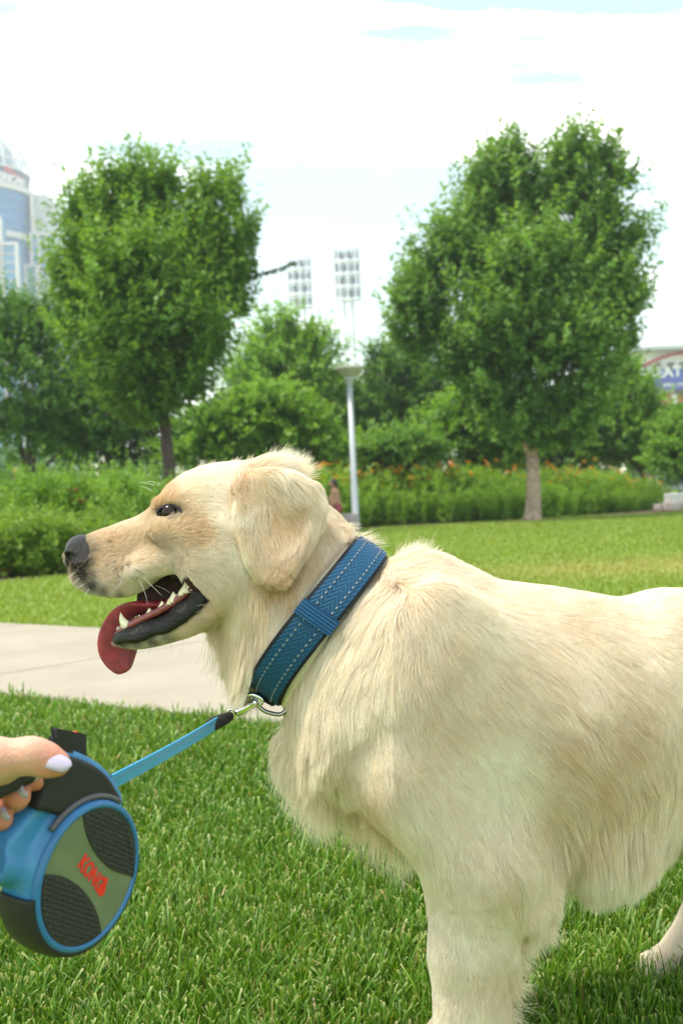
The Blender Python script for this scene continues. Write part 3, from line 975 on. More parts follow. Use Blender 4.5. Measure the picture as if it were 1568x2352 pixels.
# pink flower heads rising from the left border
m_stem = mat('green_stem', (.10, .17, .03), rough=.6, var=.2, scale=20)
for (u, v, Y, lab) in ((167, 1130, 14.0, 'pink flower head, upper of the pair above the dog nose'), (180, 1155, 13.9, 'pink flower head, lower of the pair above the dog nose'), (10, 1318, 12.5, 'pink flower low at the left edge of the border')):
    p = above(u, v, Y)
    t = empty('pink_flower', (p.x, p.y, 0), label=lab, cat='flower', group='pink flowers in the left border')
    b = MB(); b.tube([(0, 0, 0), (.01, 0, p.z * .6), (0, 0, p.z)], [.006, .005, .004], 5); b.build('stem', m_stem, t, world_space=False)
    rs2 = np.random.RandomState(int(u))
    n = 90
    d = rs2.normal(size=(n, 3)); d /= np.linalg.norm(d, axis=1, keepdims=True); d[:, 2] = np.abs(d[:, 2]) * .6
    fv, ff, fc = leaf_quads(np.array((0, 0, p.z)) + d * .06 * rs2.rand(n, 1), d, rs2.normal(size=(n, 3)), np.full(n, .045), np.full(n, .03), np.tile((.52, .12, .20), (n, 1)) * rs2.uniform(.8, 1.2, (n, 1)))
    o = mesh('blossom', fv, ff, m_leaf, t, world_space=False); vcol(o, fc)
for (u, v, Y, lab) in ((36, 1075, 15.0, 'cream flower spike, taller one at the left edge'), (70, 1115, 15.0, 'cream flower spike, right one near the left edge')):
    p = above(u, v, Y)
    t = empty('flower_spike', (p.x, p.y, 0), label=lab, cat='flower', group='cream flower spikes')
    b = MB(); b.tube([(0, 0, 0), (0, 0, p.z)], [.006, .004], 5); b.build('stem', m_stem, t, world_space=False)
    rs2 = np.random.RandomState(int(u)); n = 120
    z = rs2.rand(n)
    fv, ff, fc = leaf_quads(np.column_stack([rs2.normal(size=(n, 2)) * .012, p.z - .28 * z]), rs2.normal(size=(n, 3)) + (0, 0, .6), rs2.normal(size=(n, 3)), np.full(n, .04), np.full(n, .022), np.tile((.62, .58, .36), (n, 1)))
    o = mesh('blossom', fv, ff, m_leaf, t, world_space=False); vcol(o, fc)
# ================================================================== grass
m_blade = leaf_mat('grass_blade', .35, .45)


def in_path(P_, m=0.0):
    q = (P_[:, 0] - pn.x) * pnor.x + (P_[:, 1] - pn.y) * pnor.y
    return (q > -m) & (q < PW + m)


_ex = np.array([e.x for e in edge]); _ey = np.array([e.y for e in edge])


def beyond_bed(P_):
    return P_[:, 1] > np.interp(P_[:, 0], _ex, _ey) - .05


def scatter(n, y0, y1, rs, pow_=1.0, half=.345):
    """points inside the seen wedge (a little wider), denser near the camera"""
    t = rs.rand(n)
    if pow_ == 1: Y = y0 * (y1 / y0) ** t
    else: Y = (y0 ** pow_ + (y1 ** pow_ - y0 ** pow_) * t) ** (1 / pow_)
    return np.column_stack([rs.uniform(-1, 1, n) * Y * half, Y])


def blades(P_, h, w, rs, bend, cols, tipc, tip_p, segs=3):
    n = len(P_)
    a = rs.uniform(0, 2 * math.pi, n)
    d = np.column_stack([np.cos(a), np.sin(a)])
    b_ = bend * rs.uniform(.1, 1.3, n)
    s = np.column_stack([-d[:, 1], d[:, 0]])
    tw = rs.uniform(-.6, .6, n)
    V_ = []; C_ = []
    cut = (rs.rand(n) < tip_p)
    for k in range(segs + 1):
        t = (k / segs) ** (.55 if segs > 3 else 1)
        ctr = np.column_stack([P_ + d * (b_ * h * t ** 1.8)[:, None], h * t * (1 - .30 * b_ * t) - .004])
        ww = w * (1 - .25 * t) * np.where(cut, 1, 1 - .85 * t ** 2.2)
        aa = tw * t
        sx = s * np.cos(aa)[:, None] + d * np.sin(aa)[:, None]
        side = np.column_stack([sx * (ww / 2)[:, None], np.zeros(n)])
        V_ += [ctr - side, ctr + side]
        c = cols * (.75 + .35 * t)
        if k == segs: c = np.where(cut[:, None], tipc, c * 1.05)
        C_ += [c, c]
    m = 2 * (segs + 1)
    V_ = np.stack(V_, 1).reshape(-1, 3); C_ = np.stack(C_, 1).reshape(-1, 3)
    i0 = (np.arange(n) * m)[:, None]
    F_ = np.concatenate([i0 + np.array((2 * k, 2 * k + 1, 2 * k + 3, 2 * k + 2)) for k in range(segs)], 1).reshape(-1, 4)
    return V_, F_, C_


def grass_cols(P_, rs, lo=(.030, .108, .006), hi=(.140, .278, .018)):
    n = len(P_)
    P3_ = np.column_stack([P_, np.zeros(n)])
    big = snoise(P3_, 1.1, 61)[:, 0] * .5 + snoise(P3_, 6.0, 62)[:, 0] * .5
    w = np.clip(.45 + .28 * big + rs.normal(size=n) * .20, 0, 1)[:, None]
    c = np.array(lo) * (1 - w) + np.array(hi) * w
    dry = rs.rand(n, 1) < .022
    return np.where(dry, np.array((.33, .27, .10)) * rs.uniform(.7, 1.1, (n, 1)), c)


rs = np.random.RandomState(91)
P_ = scatter(GRASS_N, 1.28, 5.2, rs, pow_=.35)
tuft = snoise(np.column_stack([P_, np.zeros(len(P_))]), 45, 71)
P_ = P_ + tuft[:, :2] * .006
P_ = P_[~in_path(P_, -.004 - .055 * rs.rand(len(P_)) ** 3)]
n = len(P_)
hmod = 1 + .18 * snoise(np.column_stack([P_, np.zeros(n)]), 9, 72)[:, 0]
h = rs.uniform(.024, .052, n) * hmod
h = np.where(rs.rand(n) < .05, h * 1.5, h)
w = rs.uniform(.0024, .0050, n) * np.clip(P_[:, 1] / 2.2, .9, 2.2)
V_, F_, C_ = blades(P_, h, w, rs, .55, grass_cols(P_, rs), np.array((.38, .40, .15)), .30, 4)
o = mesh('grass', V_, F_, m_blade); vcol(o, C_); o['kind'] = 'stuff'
o['label'] = 'freshly mown lawn grass around the dog'

P_ = scatter(int(GRASS_N * .9), 4.8, 32, rs, pow_=.12, half=.33)
P_ = P_[~in_path(P_, -.004 - .06 * rs.rand(len(P_)) ** 3) & ~beyond_bed(P_)]
n = len(P_)
h = rs.uniform(.03, .055, n)
w = .0024 * (P_[:, 1] / 2.2) ** .95
cc = grass_cols(P_, rs, (.158, .245, .018), (.235, .325, .038))
dry = np.clip(1 - np.abs(P_[:, 1] - 10.0 + rs.normal(size=n) * .5) / 1.5, 0, 1) * np.clip((P_[:, 0] - .3) * .6, 0, 1)
cc = cc * (1 - dry[:, None] * .8) + np.array((.40, .34, .13)) * dry[:, None] * .8
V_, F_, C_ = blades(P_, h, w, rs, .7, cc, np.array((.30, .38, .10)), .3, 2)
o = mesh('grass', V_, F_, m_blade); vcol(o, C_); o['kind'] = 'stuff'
o['label'] = 'lawn grass beyond the concrete path'
# ================================================================== the dog
# Built as one implicit surface (smoothly joined lofts and limbs) on a grid, meshed once.
# Dog space: X right, Y up (camera axes, metres), d = distance from the dog's own mid plane.
import openvdb as vdb

YAW = 0.48
D0 = 1.306


def Dm(X):
    return D0 + YAW * np.maximum(0.0, np.asarray(X, float) - 0.05)


def u2X(u):
    k = (np.asarray(u, float) - 784.0) / F
    return np.where(k * D0 <= 0.05, k * D0, (D0 - 0.05 * YAW) / (1 - YAW * k) * k)


def dp(u, v, d=0.0):
    """dog-space point whose photo position is u, v when it lies d off the mid plane"""
    k = (u - 784.0) / F
    D = D0 + d
    if k * D > 0.05:
        D = (D0 - 0.05 * YAW + d) / (1 - YAW * k)
    return np.array((k * D, -(v - 1176.0) / F * D, d))


def d2w(P):
    P = np.atleast_2d(np.asarray(P, float))
    return c2w(np.stack([P[:, 0], P[:, 1], Dm(P[:, 0]) + P[:, 2]], 1))


def set_grid(x0, x1, y0, y1, d0, d1, vx):
    global VX, GX, GY, GD, FLD
    VX, GX, GY, GD = vx, np.arange(x0, x1, vx), np.arange(y0, y1, vx), np.arange(d0, d1, vx)
    FLD = np.full((len(GX), len(GY), len(GD)), 0.10, np.float32)


set_grid(-0.335, 0.80, -0.675, 0.085, -0.215, 0.2151, 0.0034)


def sub(lo, hi, m=0.04):
    ix = slice(max(0, np.searchsorted(GX, lo[0] - m)), np.searchsorted(GX, hi[0] + m))
    iy = slice(max(0, np.searchsorted(GY, lo[1] - m)), np.searchsorted(GY, hi[1] + m))
    iz = slice(max(0, np.searchsorted(GD, lo[2] - m)), np.searchsorted(GD, hi[2] + m))
    X = GX[ix][:, None, None].astype(np.float32)
    Y = GY[iy][None, :, None].astype(np.float32)
    Z = GD[iz][None, None, :].astype(np.float32)
    return (ix, iy, iz), X, Y, Z


def smin(a, b, k):
    h = np.maximum(k - np.abs(a - b), 0) / k
    return np.minimum(a, b) - h * h * (k * 0.25)


def put(s, f, k):
    FLD[s] = smin(FLD[s], np.minimum(f, 0.1), k)


def carve(s, f, k):
    FLD[s] = -smin(-FLD[s], f, k)


def ellip(c, r, k=0.03, rot=0.0, cut=False):
    c, r = np.array(c, float), np.array(r, float)
    m = max(r)
    s, X, Y, Z = sub(c - m, c + m)
    x, y, z = X - c[0], Y - c[1], Z - c[2]
    if rot:
        a = R(rot)
        x, y = x * math.cos(a) + y * math.sin(a), -x * math.sin(a) + y * math.cos(a)
    k0 = np.sqrt((x / r[0]) ** 2 + (y / r[1]) ** 2 + (z / r[2]) ** 2) + 1e-6
    k1 = np.sqrt((x / r[0] ** 2) ** 2 + (y / r[1] ** 2) ** 2 + (z / r[2] ** 2) ** 2) + 1e-6
    f = (k0 * (k0 - 1) / k1).astype(np.float32)
    (carve if cut else put)(s, f, k)


def cone(a, b, ra, rb, k=0.02):
    a, b = np.array(a, float), np.array(b, float)
    m = max(ra, rb)
    s, X, Y, Z = sub(np.minimum(a, b) - m, np.maximum(a, b) + m)
    ab = b - a
    t = np.clip(((X - a[0]) * ab[0] + (Y - a[1]) * ab[1] + (Z - a[2]) * ab[2]) / (ab @ ab), 0, 1)
    f = np.sqrt((X - a[0] - t * ab[0]) ** 2 + (Y - a[1] - t * ab[1]) ** 2 + (Z - a[2] - t * ab[2]) ** 2) - (ra + (rb - ra) * t)
    put(s, f.astype(np.float32), k)


def dense(x, y, n=240):
    """smooth (monotone cubic) resampling"""
    x, y = np.asarray(x, float), np.asarray(y, float)
    h = np.diff(x); dl = np.diff(y) / h
    m = np.zeros(len(x)); m[0], m[-1] = dl[0], dl[-1]
    for i in range(1, len(x) - 1):
        if dl[i - 1] * dl[i] > 0:
            w1, w2 = 2 * h[i] + h[i - 1], h[i] + 2 * h[i - 1]
            m[i] = (w1 + w2) / (w1 / dl[i - 1] + w2 / dl[i])
    xx = np.linspace(x[0], x[-1], n)
    i = np.clip(np.searchsorted(x, xx) - 1, 0, len(x) - 2)
    t = (xx - x[i]) / h[i]
    yy = ((1 + 2 * t) * (1 - t) ** 2 * y[i] + t * (1 - t) ** 2 * h[i] * m[i] + t * t * (3 - 2 * t) * y[i + 1] + t * t * (t - 1) * h[i] * m[i + 1])
    return xx, yy


def loft(origin, ang, secs, k, power=2.0):
    """elliptic sections along an axis in the mid plane; secs: a, b0, b1, half width, d centre (metres)"""
    secs = np.array(secs, float)
    ca, sa = math.cos(ang), math.sin(ang)
    a_, bc = dense(secs[:, 0], (secs[:, 1] + secs[:, 2]) / 2)
    _, hh = dense(secs[:, 0], np.abs(secs[:, 2] - secs[:, 1]) / 2)
    _, hw = dense(secs[:, 0], secs[:, 3])
    _, dc = dense(secs[:, 0], secs[:, 4])
    px = origin[0] + a_ * ca - bc * sa
    py = origin[1] + a_ * sa + bc * ca
    lo = np.array((min(px - hh), min(py - hh), min(dc - hw)))
    hi = np.array((max(px + hh), max(py + hh), max(dc + hw)))
    s, X, Y, Z = sub(lo, hi)
    a = (X - origin[0]) * ca + (Y - origin[1]) * sa
    b = -(X - origin[0]) * sa + (Y - origin[1]) * ca
    ac = np.clip(a, a_[0], a_[-1])
    H, W, B, C = [np.interp(ac, a_, q).astype(np.float32) for q in (hh, hw, bc, dc)]
    y, z = (b - B), (Z - C)
    if power == 2.0:
        k0 = np.sqrt((y / H) ** 2 + (z / W) ** 2) + 1e-6
    else:
        k0 = ((np.abs(y) / H) ** power + (np.abs(z) / W) ** power) ** (1 / power) + 1e-6
    k1 = np.sqrt((y / H ** 2) ** 2 + (z / W ** 2) ** 2) + 1e-6
    f = np.where(k0 < 1e-3, -np.minimum(H, W), k0 * (k0 - 1) / k1)
    da = np.abs(a - ac)
    f = np.where(da > 0, np.sqrt(np.maximum(f, 0) ** 2 + da ** 2) + np.minimum(f, 0), f)
    put(s, f.astype(np.float32), k)


S0 = D0 / F       # metres per photo unit on the mid plane at the head


def loft_u(secs, k, power=2.0):
    """sections (u, top v, bottom v, half width m, d)"""
    out = []
    for u, t, b, w, d in secs:
        p, q = dp(u, t), dp(u, b)
        out.append((p[0], q[1], p[1], w, d))
    loft((0, 0), 0.0, out, k, power)


def loft_px(o, direction, secs, k):
    """sections (a, b up, b down) in photo units off an axis through o; half width in m"""
    p = dp(*o)
    ang = math.atan2(-direction[1], direction[0])
    loft(p[:2], ang, [(a * S0, -bd * S0, bu * S0, w, d) for a, bu, bd, w, d in secs], k)


# ---- trunk
loft_u([(690, 1640, 1745, .030, 0), (716, 1560, 1790, .058, 0), (752, 1450, 1805, .080, 0), (820, 1372, 1850, .096, 0),
        (900, 1302, 1915, .108, 0), (960, 1290, 1940, .124, 0), (1030, 1311, 1965, .126, 0), (1120, 1334, 1965, .130, 0),
        (1250, 1352, 1965, .138, 0), (1340, 1366, 1955, .142, 0), (1410, 1378, 1940, .140, 0), (1500, 1362, 1880, .132, 0),
        (1580, 1360, 1820, .125, 0), (1680, 1366, 1780, .122, 0), (1760, 1410, 1760, .105, 0), (1830, 1500, 1720, .065, 0)], 0.03)
# ---- neck
loft_px((735, 1430), (.845, .535),
        [(-215, 170, 95, .060, 0), (-120, 222, 160, .068, 0), (-40, 196, 182, .073, 0), (40, 190, 208, .078, 0),
         (110, 225, 230, .092, 0), (190, 255, 265, .108, 0), (260, 250, 260, .11, 0)], 0.035)
# ---- skull, muzzle, lower jaw
loft_u([(164, 1258, 1304, .010, 0), (176, 1246, 1320, .019, 0), (205, 1234, 1343, .0245, 0), (245, 1219, 1359, .0265, 0), (292, 1202, 1363, .028, 0),
        (330, 1185, 1349, .0300, 0), (358, 1160, 1328, .034, 0), (385, 1124, 1312, .0405, 0), (425, 1094, 1294, .0475, 0),
        (465, 1078, 1292, .053, 0), (488, 1073, 1325, .055, 0), (510, 1070, 1392, .057, 0), (560, 1067, 1415, .060, 0),
        (620, 1070, 1405, .058, 0), (670, 1092, 1390, .050, 0), (720, 1140, 1360, .036, 0)], 0.008, 2.3)
loft_px((272, 1468), (.916, -.40),
        [(0, 9, 12, .010, 0), (14, 10, 22, .019, 0), (40, 8, 34, .0235, 0), (100, 5, 47, .029, 0), (160, 8, 54, .036, 0), (215, 18, 50, .043, 0),
         (260, 40, 48, .050, 0), (320, 70, 50, .054, 0)], 0.008)
# cheek, brow, zygoma
for sg in (-1, 1):
    ellip((*dp(505, 1275)[:2], sg * .043), (.040, .045, .022), 0.02)
    ellip((*dp(402, 1152)[:2], sg * .036), (.018, .005, .006), 0.012, rot=8)
    ellip((*dp(430, 1222)[:2], sg * .044), (.032, .012, .010), 0.016, rot=-12)
    ellip((*dp(250, 1322)[:2], sg * .022), (.036, .017, .010), 0.012, rot=-4)
    ellip((*dp(372, 1288)[:2], sg * .035), (.038, .012, .012), 0.012, rot=18)
    ellip((*dp(388, 1177)[:2], sg * .0475), (.0125, .0075, .0100), 0.004, rot=-8, cut=True)
# tuft at the back of the skull
ellip((*dp(640, 1085)[:2], 0), (.022, .012, .03), 0.02)

# ---- legs and shoulders
GR = {}


def gY(u_, d):
    """ground height in dog space under X(u_), offset d (camera height and roll considered)"""
    D = float(Dm(u_)) + d
    u = 784 + u_ / D * F
    return -(horizon(u) + CAM_H * F / D - 1176) / F * D


for sg, du in ((-1, 0), (1, 40)):
    d = sg * .080
    P = lambda u, v, dd=d: np.array((u2X(u + du), -(v - 1176) * S0, dd))
    sh, el = P(905, 1640), P(1165, 1950)
    ellip((*P(1040, 1640)[:2], sg * .100), (.080, .145, .036), 0.04, rot=14)
    cone(P(935, 1760, sg * .080), P(1110, 1960, sg * .092), .044, .050, 0.045)
    ellip((*P(1205, 2040)[:2], sg * .092), (.021, .032, .022), 0.008, rot=-10)
    ellip((*P(1165, 1965)[:2], sg * .096), (.034, .030, .026), 0.012)
    ellip(P(1142, 2058, sg * .142), (.006, .028, .016), 0.014, rot=18, cut=True)
    X0 = P(1069, 2000)[0]
    cone(P(1085, 1960), (X0, -.46, d), .055, .046, 0.03)
    cone((X0, -.46, d), (X0 - .004, -.575, d), .043, .036, 0.012)
    g = gY(X0, d)
    cone((X0 - .004, -.575, d), (X0 - .012, g + .035, d), .036, .032, 0.012)
    for j in (-1.5, -.5, .5, 1.5):
        cone((X0 - .012, g + .03, d + j * .012), (X0 - .052 + abs(j) * .008, g + .016, d + j * .017), .016, .014, 0.008)
for sg in (-1, 1):
    d = sg * .082
    hipx = u2X(1700)
    ellip((hipx, dp(1700, 1600)[1], sg * .062), (.095, .15, .058), 0.045, rot=-8)
    if sg > 0:
        pX, d = 0.436, .115
        stf, hk = np.array((hipx - .055, -.385, d)), np.array((pX + .10, -.475, d))
    else:
        pX = 0.66
        stf, hk = np.array((hipx + .01, -.37, d)), np.array((pX + .09, -.47, d))
    g = gY(pX, d)
    cone((hipx, -.26, d * .8), stf, .075, .055, 0.04)
    cone(stf, hk, .048, .027, 0.03)
    cone(hk, (pX + .022, g + .035, d), .026, .022, 0.01)
    cone((pX + .022, g + .035, d), (pX, g + .022, d), .022, .020, 0.01)
    for j in (-1.5, -.5, .5, 1.5):
        cone((pX, g + .022, d + j * .010), (pX - .032 + abs(j) * .006, g + .014, d + j * .014), .014, .012, 0.006)
# tail (carried low behind, outside the frame)
tx = u2X(1820)
tp = [(tx, -.17, 0), (tx + .06, -.16, 0), (tx + .11, -.20, 0), (tx + .15, -.28, 0)]
for a_, b_, r1, r2 in zip(tp[:-1], tp[1:], (.032, .028, .024), (.028, .024, .018)):
    cone(a_, b_, r1, r2, 0.03)

# ---- ears: flaps that lie on the side of the head
EAR = [(575, 1084), (548, 1098), (534, 1128), (540, 1180), (556, 1240), (570, 1295), (592, 1332), (622, 1350), (652, 1343), (680, 1310),
       (702, 1265), (728, 1215), (738, 1165), (715, 1118), (670, 1092), (620, 1082)]


def poly_sd(px, py, poly):
    d = np.full(px.shape, 1e9)
    s = np.ones(px.shape)
    n = len(poly)
    for i in range(n):
        (ax, ay), (bx, by) = poly[i], poly[i - 1]
        ex, ey = bx - ax, by - ay
        wx, wy = px - ax, py - ay
        t = np.clip((wx * ex + wy * ey) / (ex * ex + ey * ey), 0, 1)
        d = np.minimum(d, (wx - ex * t) ** 2 + (wy - ey * t) ** 2)
        c1, c2, c3 = py >= ay, py < by, ex * wy > ey * wx
        s = np.where((c1 & c2 & c3) | (~c1 & ~c2 & ~c3), -s, s)
    return s * np.sqrt(d)


def box_blur(a, r, it=2):
    for _ in range(it):
        for ax in (0, 1):
            c = np.cumsum(np.pad(a, [(r + 1, r) if q == ax else (0, 0) for q in (0, 1)], mode='edge'), axis=ax)
            n = a.shape[ax]
            a = (np.take(c, range(2 * r + 1, 2 * r + 1 + n), ax) - np.take(c, range(0, n), ax)) / (2 * r + 1)
    return a


def near_map():
    """distance off the mid plane of the near surface for every column of the grid (0 = none)"""
    half = FLD[:, :, :len(GD) // 2 + 1]
    ins = half < 0
    i = ins.argmax(2)
    f1 = np.take_along_axis(half, i[:, :, None], 2)[:, :, 0]
    f0 = np.take_along_axis(half, np.maximum(i - 1, 0)[:, :, None], 2)[:, :, 0]
    dd = GD[i] - VX * np.clip(f1 / (f1 - f0 - 1e-9), 0, 1)
    return np.where(ins.any(2), dd, 0.0)


nm = near_map()
eb = sub((*dp(500, 1370)[:2], -.2), (*dp(770, 1050)[:2], .2), .02)
(ex_, ey_, ez_), eX, eY, eZ = eb
EARM = [tuple(dp(u, v, -.075)[:2]) for u, v in EAR]
sd2 = poly_sd(np.broadcast_to(eX[:, :, 0], (eX.shape[0], eY.shape[1])), np.broadcast_to(eY[:, :, 0], (eX.shape[0], eY.shape[1])), EARM)
ed = np.minimum(nm[ex_, ey_], -.045)
ed = box_blur(ed, 5) - .012
yy = np.broadcast_to(eY[:, :, 0], ed.shape)
for sg in (-1, 1):
    thick = .0075 + .004 * np.clip((yy - dp(0, 1200)[1]) / .06, 0, 1)
    q = np.maximum(sd2 + .007, 0)[:, :, None]
    w = np.maximum(np.abs(eZ + -sg * (-ed[:, :, None]) * 1.0) - thick[:, :, None] + .006, 0)
    f = np.sqrt(q ** 2 + w ** 2) - .0068
    put((ex_, ey_, ez_), f.astype(np.float32), 0.004)

# ---- mesh it


def fsample(P):
    """field value by trilinear interpolation"""
    q = (P - np.array((GX[0], GY[0], GD[0]))) / VX
    i = np.clip(q.astype(np.int32), 0, np.array(FLD.shape) - 2)
    t = np.clip(q - i, 0, 1).astype(np.float32)
    x, y, z = i.T
    a, b, c = t.T
    g = FLD
    return (((g[x, y, z] * (1 - a) + g[x + 1, y, z] * a) * (1 - b) + (g[x, y + 1, z] * (1 - a) + g[x + 1, y + 1, z] * a) * b) * (1 - c)
            + ((g[x, y, z + 1] * (1 - a) + g[x + 1, y, z + 1] * a) * (1 - b) + (g[x, y + 1, z + 1] * (1 - a) + g[x + 1, y + 1, z + 1] * a) * b) * c)


def fgrad(P, e=.004):
    out = np.empty((len(P), 3), np.float32)
    for k in range(3):
        o = np.zeros(3); o[k] = e
        out[:, k] = fsample(P + o) - fsample(P - o)
    return out / (np.linalg.norm(out, axis=1, keepdims=True) + 1e-9)


def surf(u, v, lift=0.0):
    """dog-space point on the near surface seen at photo position u, v"""
    ds = np.linspace(-.2, .05, 500)
    P = np.array([dp(u, v, d) for d in ds])
    f = fsample(P)
    i = int(np.argmax(f < lift))
    if not (f < lift).any(): return dp(u, v, -.02)
    return P[i]


def polygonise():
    grid = vdb.FloatGrid(0.1)
    grid.copyFromArray(FLD)
    p, q = grid.convertToQuads(isovalue=0.0)
    p = np.asarray(p, np.float64) * VX + np.array((GX[0], GY[0], GD[0]))
    q = np.asarray(q, np.int64)
    n = np.cross(p[q[:, 1]] - p[q[:, 0]], p[q[:, 2]] - p[q[:, 0]])
    if (np.einsum('ij,ij->i', n, fgrad(p[q].mean(1))) < 0).mean() > .5:
        q = q[:, ::-1].copy()
    return p, q


pts, quads = polygonise()


def proj_uv(P):
    """photo position of dog-space points, far side mirrored to the near side"""
    D = Dm(P[:, 0]) - np.abs(P[:, 2])
    return 784 + P[:, 0] / D * F, 1176 - P[:, 1] / D * F


DOG_BASE = Vector((0.25, 1.42, 0.0))
dog = empty('dog', DOG_BASE, label='large cream golden retriever standing in side view with its mouth open', cat='dog')

# colours of skin and coat -------------------------------------------------
TAN = np.array([(300, 1250, .55), (240, 1240, .6), (300, 1200, .45), (280, 1320, .42), (365, 1150, .85), (345, 1180, .7), (440, 1218, .72), (400, 1215, .6), (480, 1285, .22), (400, 1290, .3),
                (300, 1330, .35), (480, 1100, .10), (420, 1100, .2), (550, 1150, .03), (500, 1180, .05), (540, 1260, .05), (556, 1125, .75), (640, 1150, .75), (640, 1330, 1.0), (610, 1290, .8), (545, 1190, .7), (660, 1220, .6),
                (690, 1250, .70), (590, 1220, .60), (680, 1100, .30), (640, 1060, .12), (760, 1235, .40), (700, 1350, .06), (660, 1400, .06), (540, 1440, .45),
                (560, 1530, .25), (520, 1560, .2), (630, 1460, .12), (400, 1465, .55), (470, 1430, .6), (340, 1480, .3), (900, 1400, .25), (850, 1550, .18), (950, 1260, .3),
                (1000, 1500, .42), (1050, 1600, .40), (1130, 1760, .03), (1100, 1400, .22), (1300, 1500, .42), (1330, 1700, .66), (1400, 1760, .58),
                (1290, 1880, .45), (1450, 1400, .25), (1350, 1980, .18), (1450, 2000, .0), (1500, 1800, .3), (660, 1700, .35), (700, 1850, .25), (790, 1880, .6),
                (1000, 1900, .15), (1080, 2150, .13), (1080, 2350, .18), (1190, 2010, .3), (850, 1980, .35), (1180, 2250, .35), (1540, 2150, .05)], float)


def idw(U, V, T, val, p=4.0):
    out = np.zeros((len(U),) + val.shape[1:], np.float32)
    for i in range(0, len(U), 60000):
        w = 1.0 / (((U[i:i + 60000, None] - T[None, :, 0]) ** 2 + (V[i:i + 60000, None] - T[None, :, 1]) ** 2) ** (p / 2) + 100.0)
        w /= w.sum(1, keepdims=True)
        out[i:i + 60000] = w @ val
    return out


CREAM = np.array((.945, .87, .73)); GOLD = np.array((.66, .415, .17)); WHITE = np.array((.95, .93, .86)); DARK = np.array((.030, .026, .026))
MOUTH = [(290, 1366), (345, 1356), (400, 1332), (440, 1308), (468, 1310), (492, 1345), (478, 1380), (440, 1402), (380, 1428), (320, 1444), (265, 1462), (262, 1440)]


def pigment(U, V):
    """dark skin and hair: round the nose, along the upper lip front, the lower lip, the eye rim"""
    g = lambda u, v, r: np.exp(-(((U - u) / r) ** 2 + ((V - v) / r) ** 2))
    lip = np.zeros(len(U))
    for (a, b, r, s) in ((185, 1318, 17, 1.0), (204, 1338, 15, .85), (228, 1350, 13, .6), (262, 1360, 11, .45), (196, 1300, 14, .55), (215, 1262, 10, .4),
                         (176, 1296, 18, 1.0), (200, 1290, 14, .8), (205, 1318, 13, .6), (178, 1270, 30, 1.0), (163, 1290, 15, 1.2), (178, 1304, 15, 1.2), (192, 1300, 13, 1.0), (278, 1468, 14, 1.0), (302, 1466, 15, .9), (335, 1470, 14, .7), (368, 1462, 14, .5)):
        lip = np.maximum(lip, s * g(a, b, r) * 1.3)
    eye = np.exp(-((((U - 389) / 27) ** 2 + ((V - 1178) / 14) ** 2) ** 2)) * 1.1
    dots = np.zeros(len(U))
    for (a, b) in ((256, 1293), (277, 1291), (262, 1307), (279, 1306), (312, 1308), (292, 1300), (302, 1317), (270, 1318), (248, 1247), (295, 1322), (240, 1300)):
        dots = np.maximum(dots, .75 * g(a, b, 3.2))
    return np.clip(np.maximum(np.maximum(lip, eye), dots), 0, 1)


U, V = proj_uv(pts)
tv = idw(U, V, TAN, TAN[:, 2:3])
col = CREAM[None] * (1 - tv) + GOLD[None] * tv
pg = pigment(U, V)[:, None]
col = col * (1 - pg) + DARK * pg
msd = poly_sd(U, V, MOUTH)
nrm_v = fgrad(pts)
inm = (msd < 9) & (np.abs(pts[:, 2]) < .062)
col[inm] = (.035, .014, .016)
col[(((U - 180) / 34) ** 2 + ((V - 1266) / 36) ** 2 < 1)] = (.030, .026, .028)
m_skin, nt_, b_ = new_mat('dog_skin')
_a = nt_.nodes.new('ShaderNodeAttribute'); _a.attribute_name = 'col'
nt_.links.new(_a.outputs['Color'], b_.inputs['Base Color'])
b_.inputs['Roughness'].default_value = .8
b_.inputs['Specular IOR Level'].default_value = .2
body = mesh('body', d2w(pts), quads, m_skin, dog, smooth=True)
vcol(body, col)

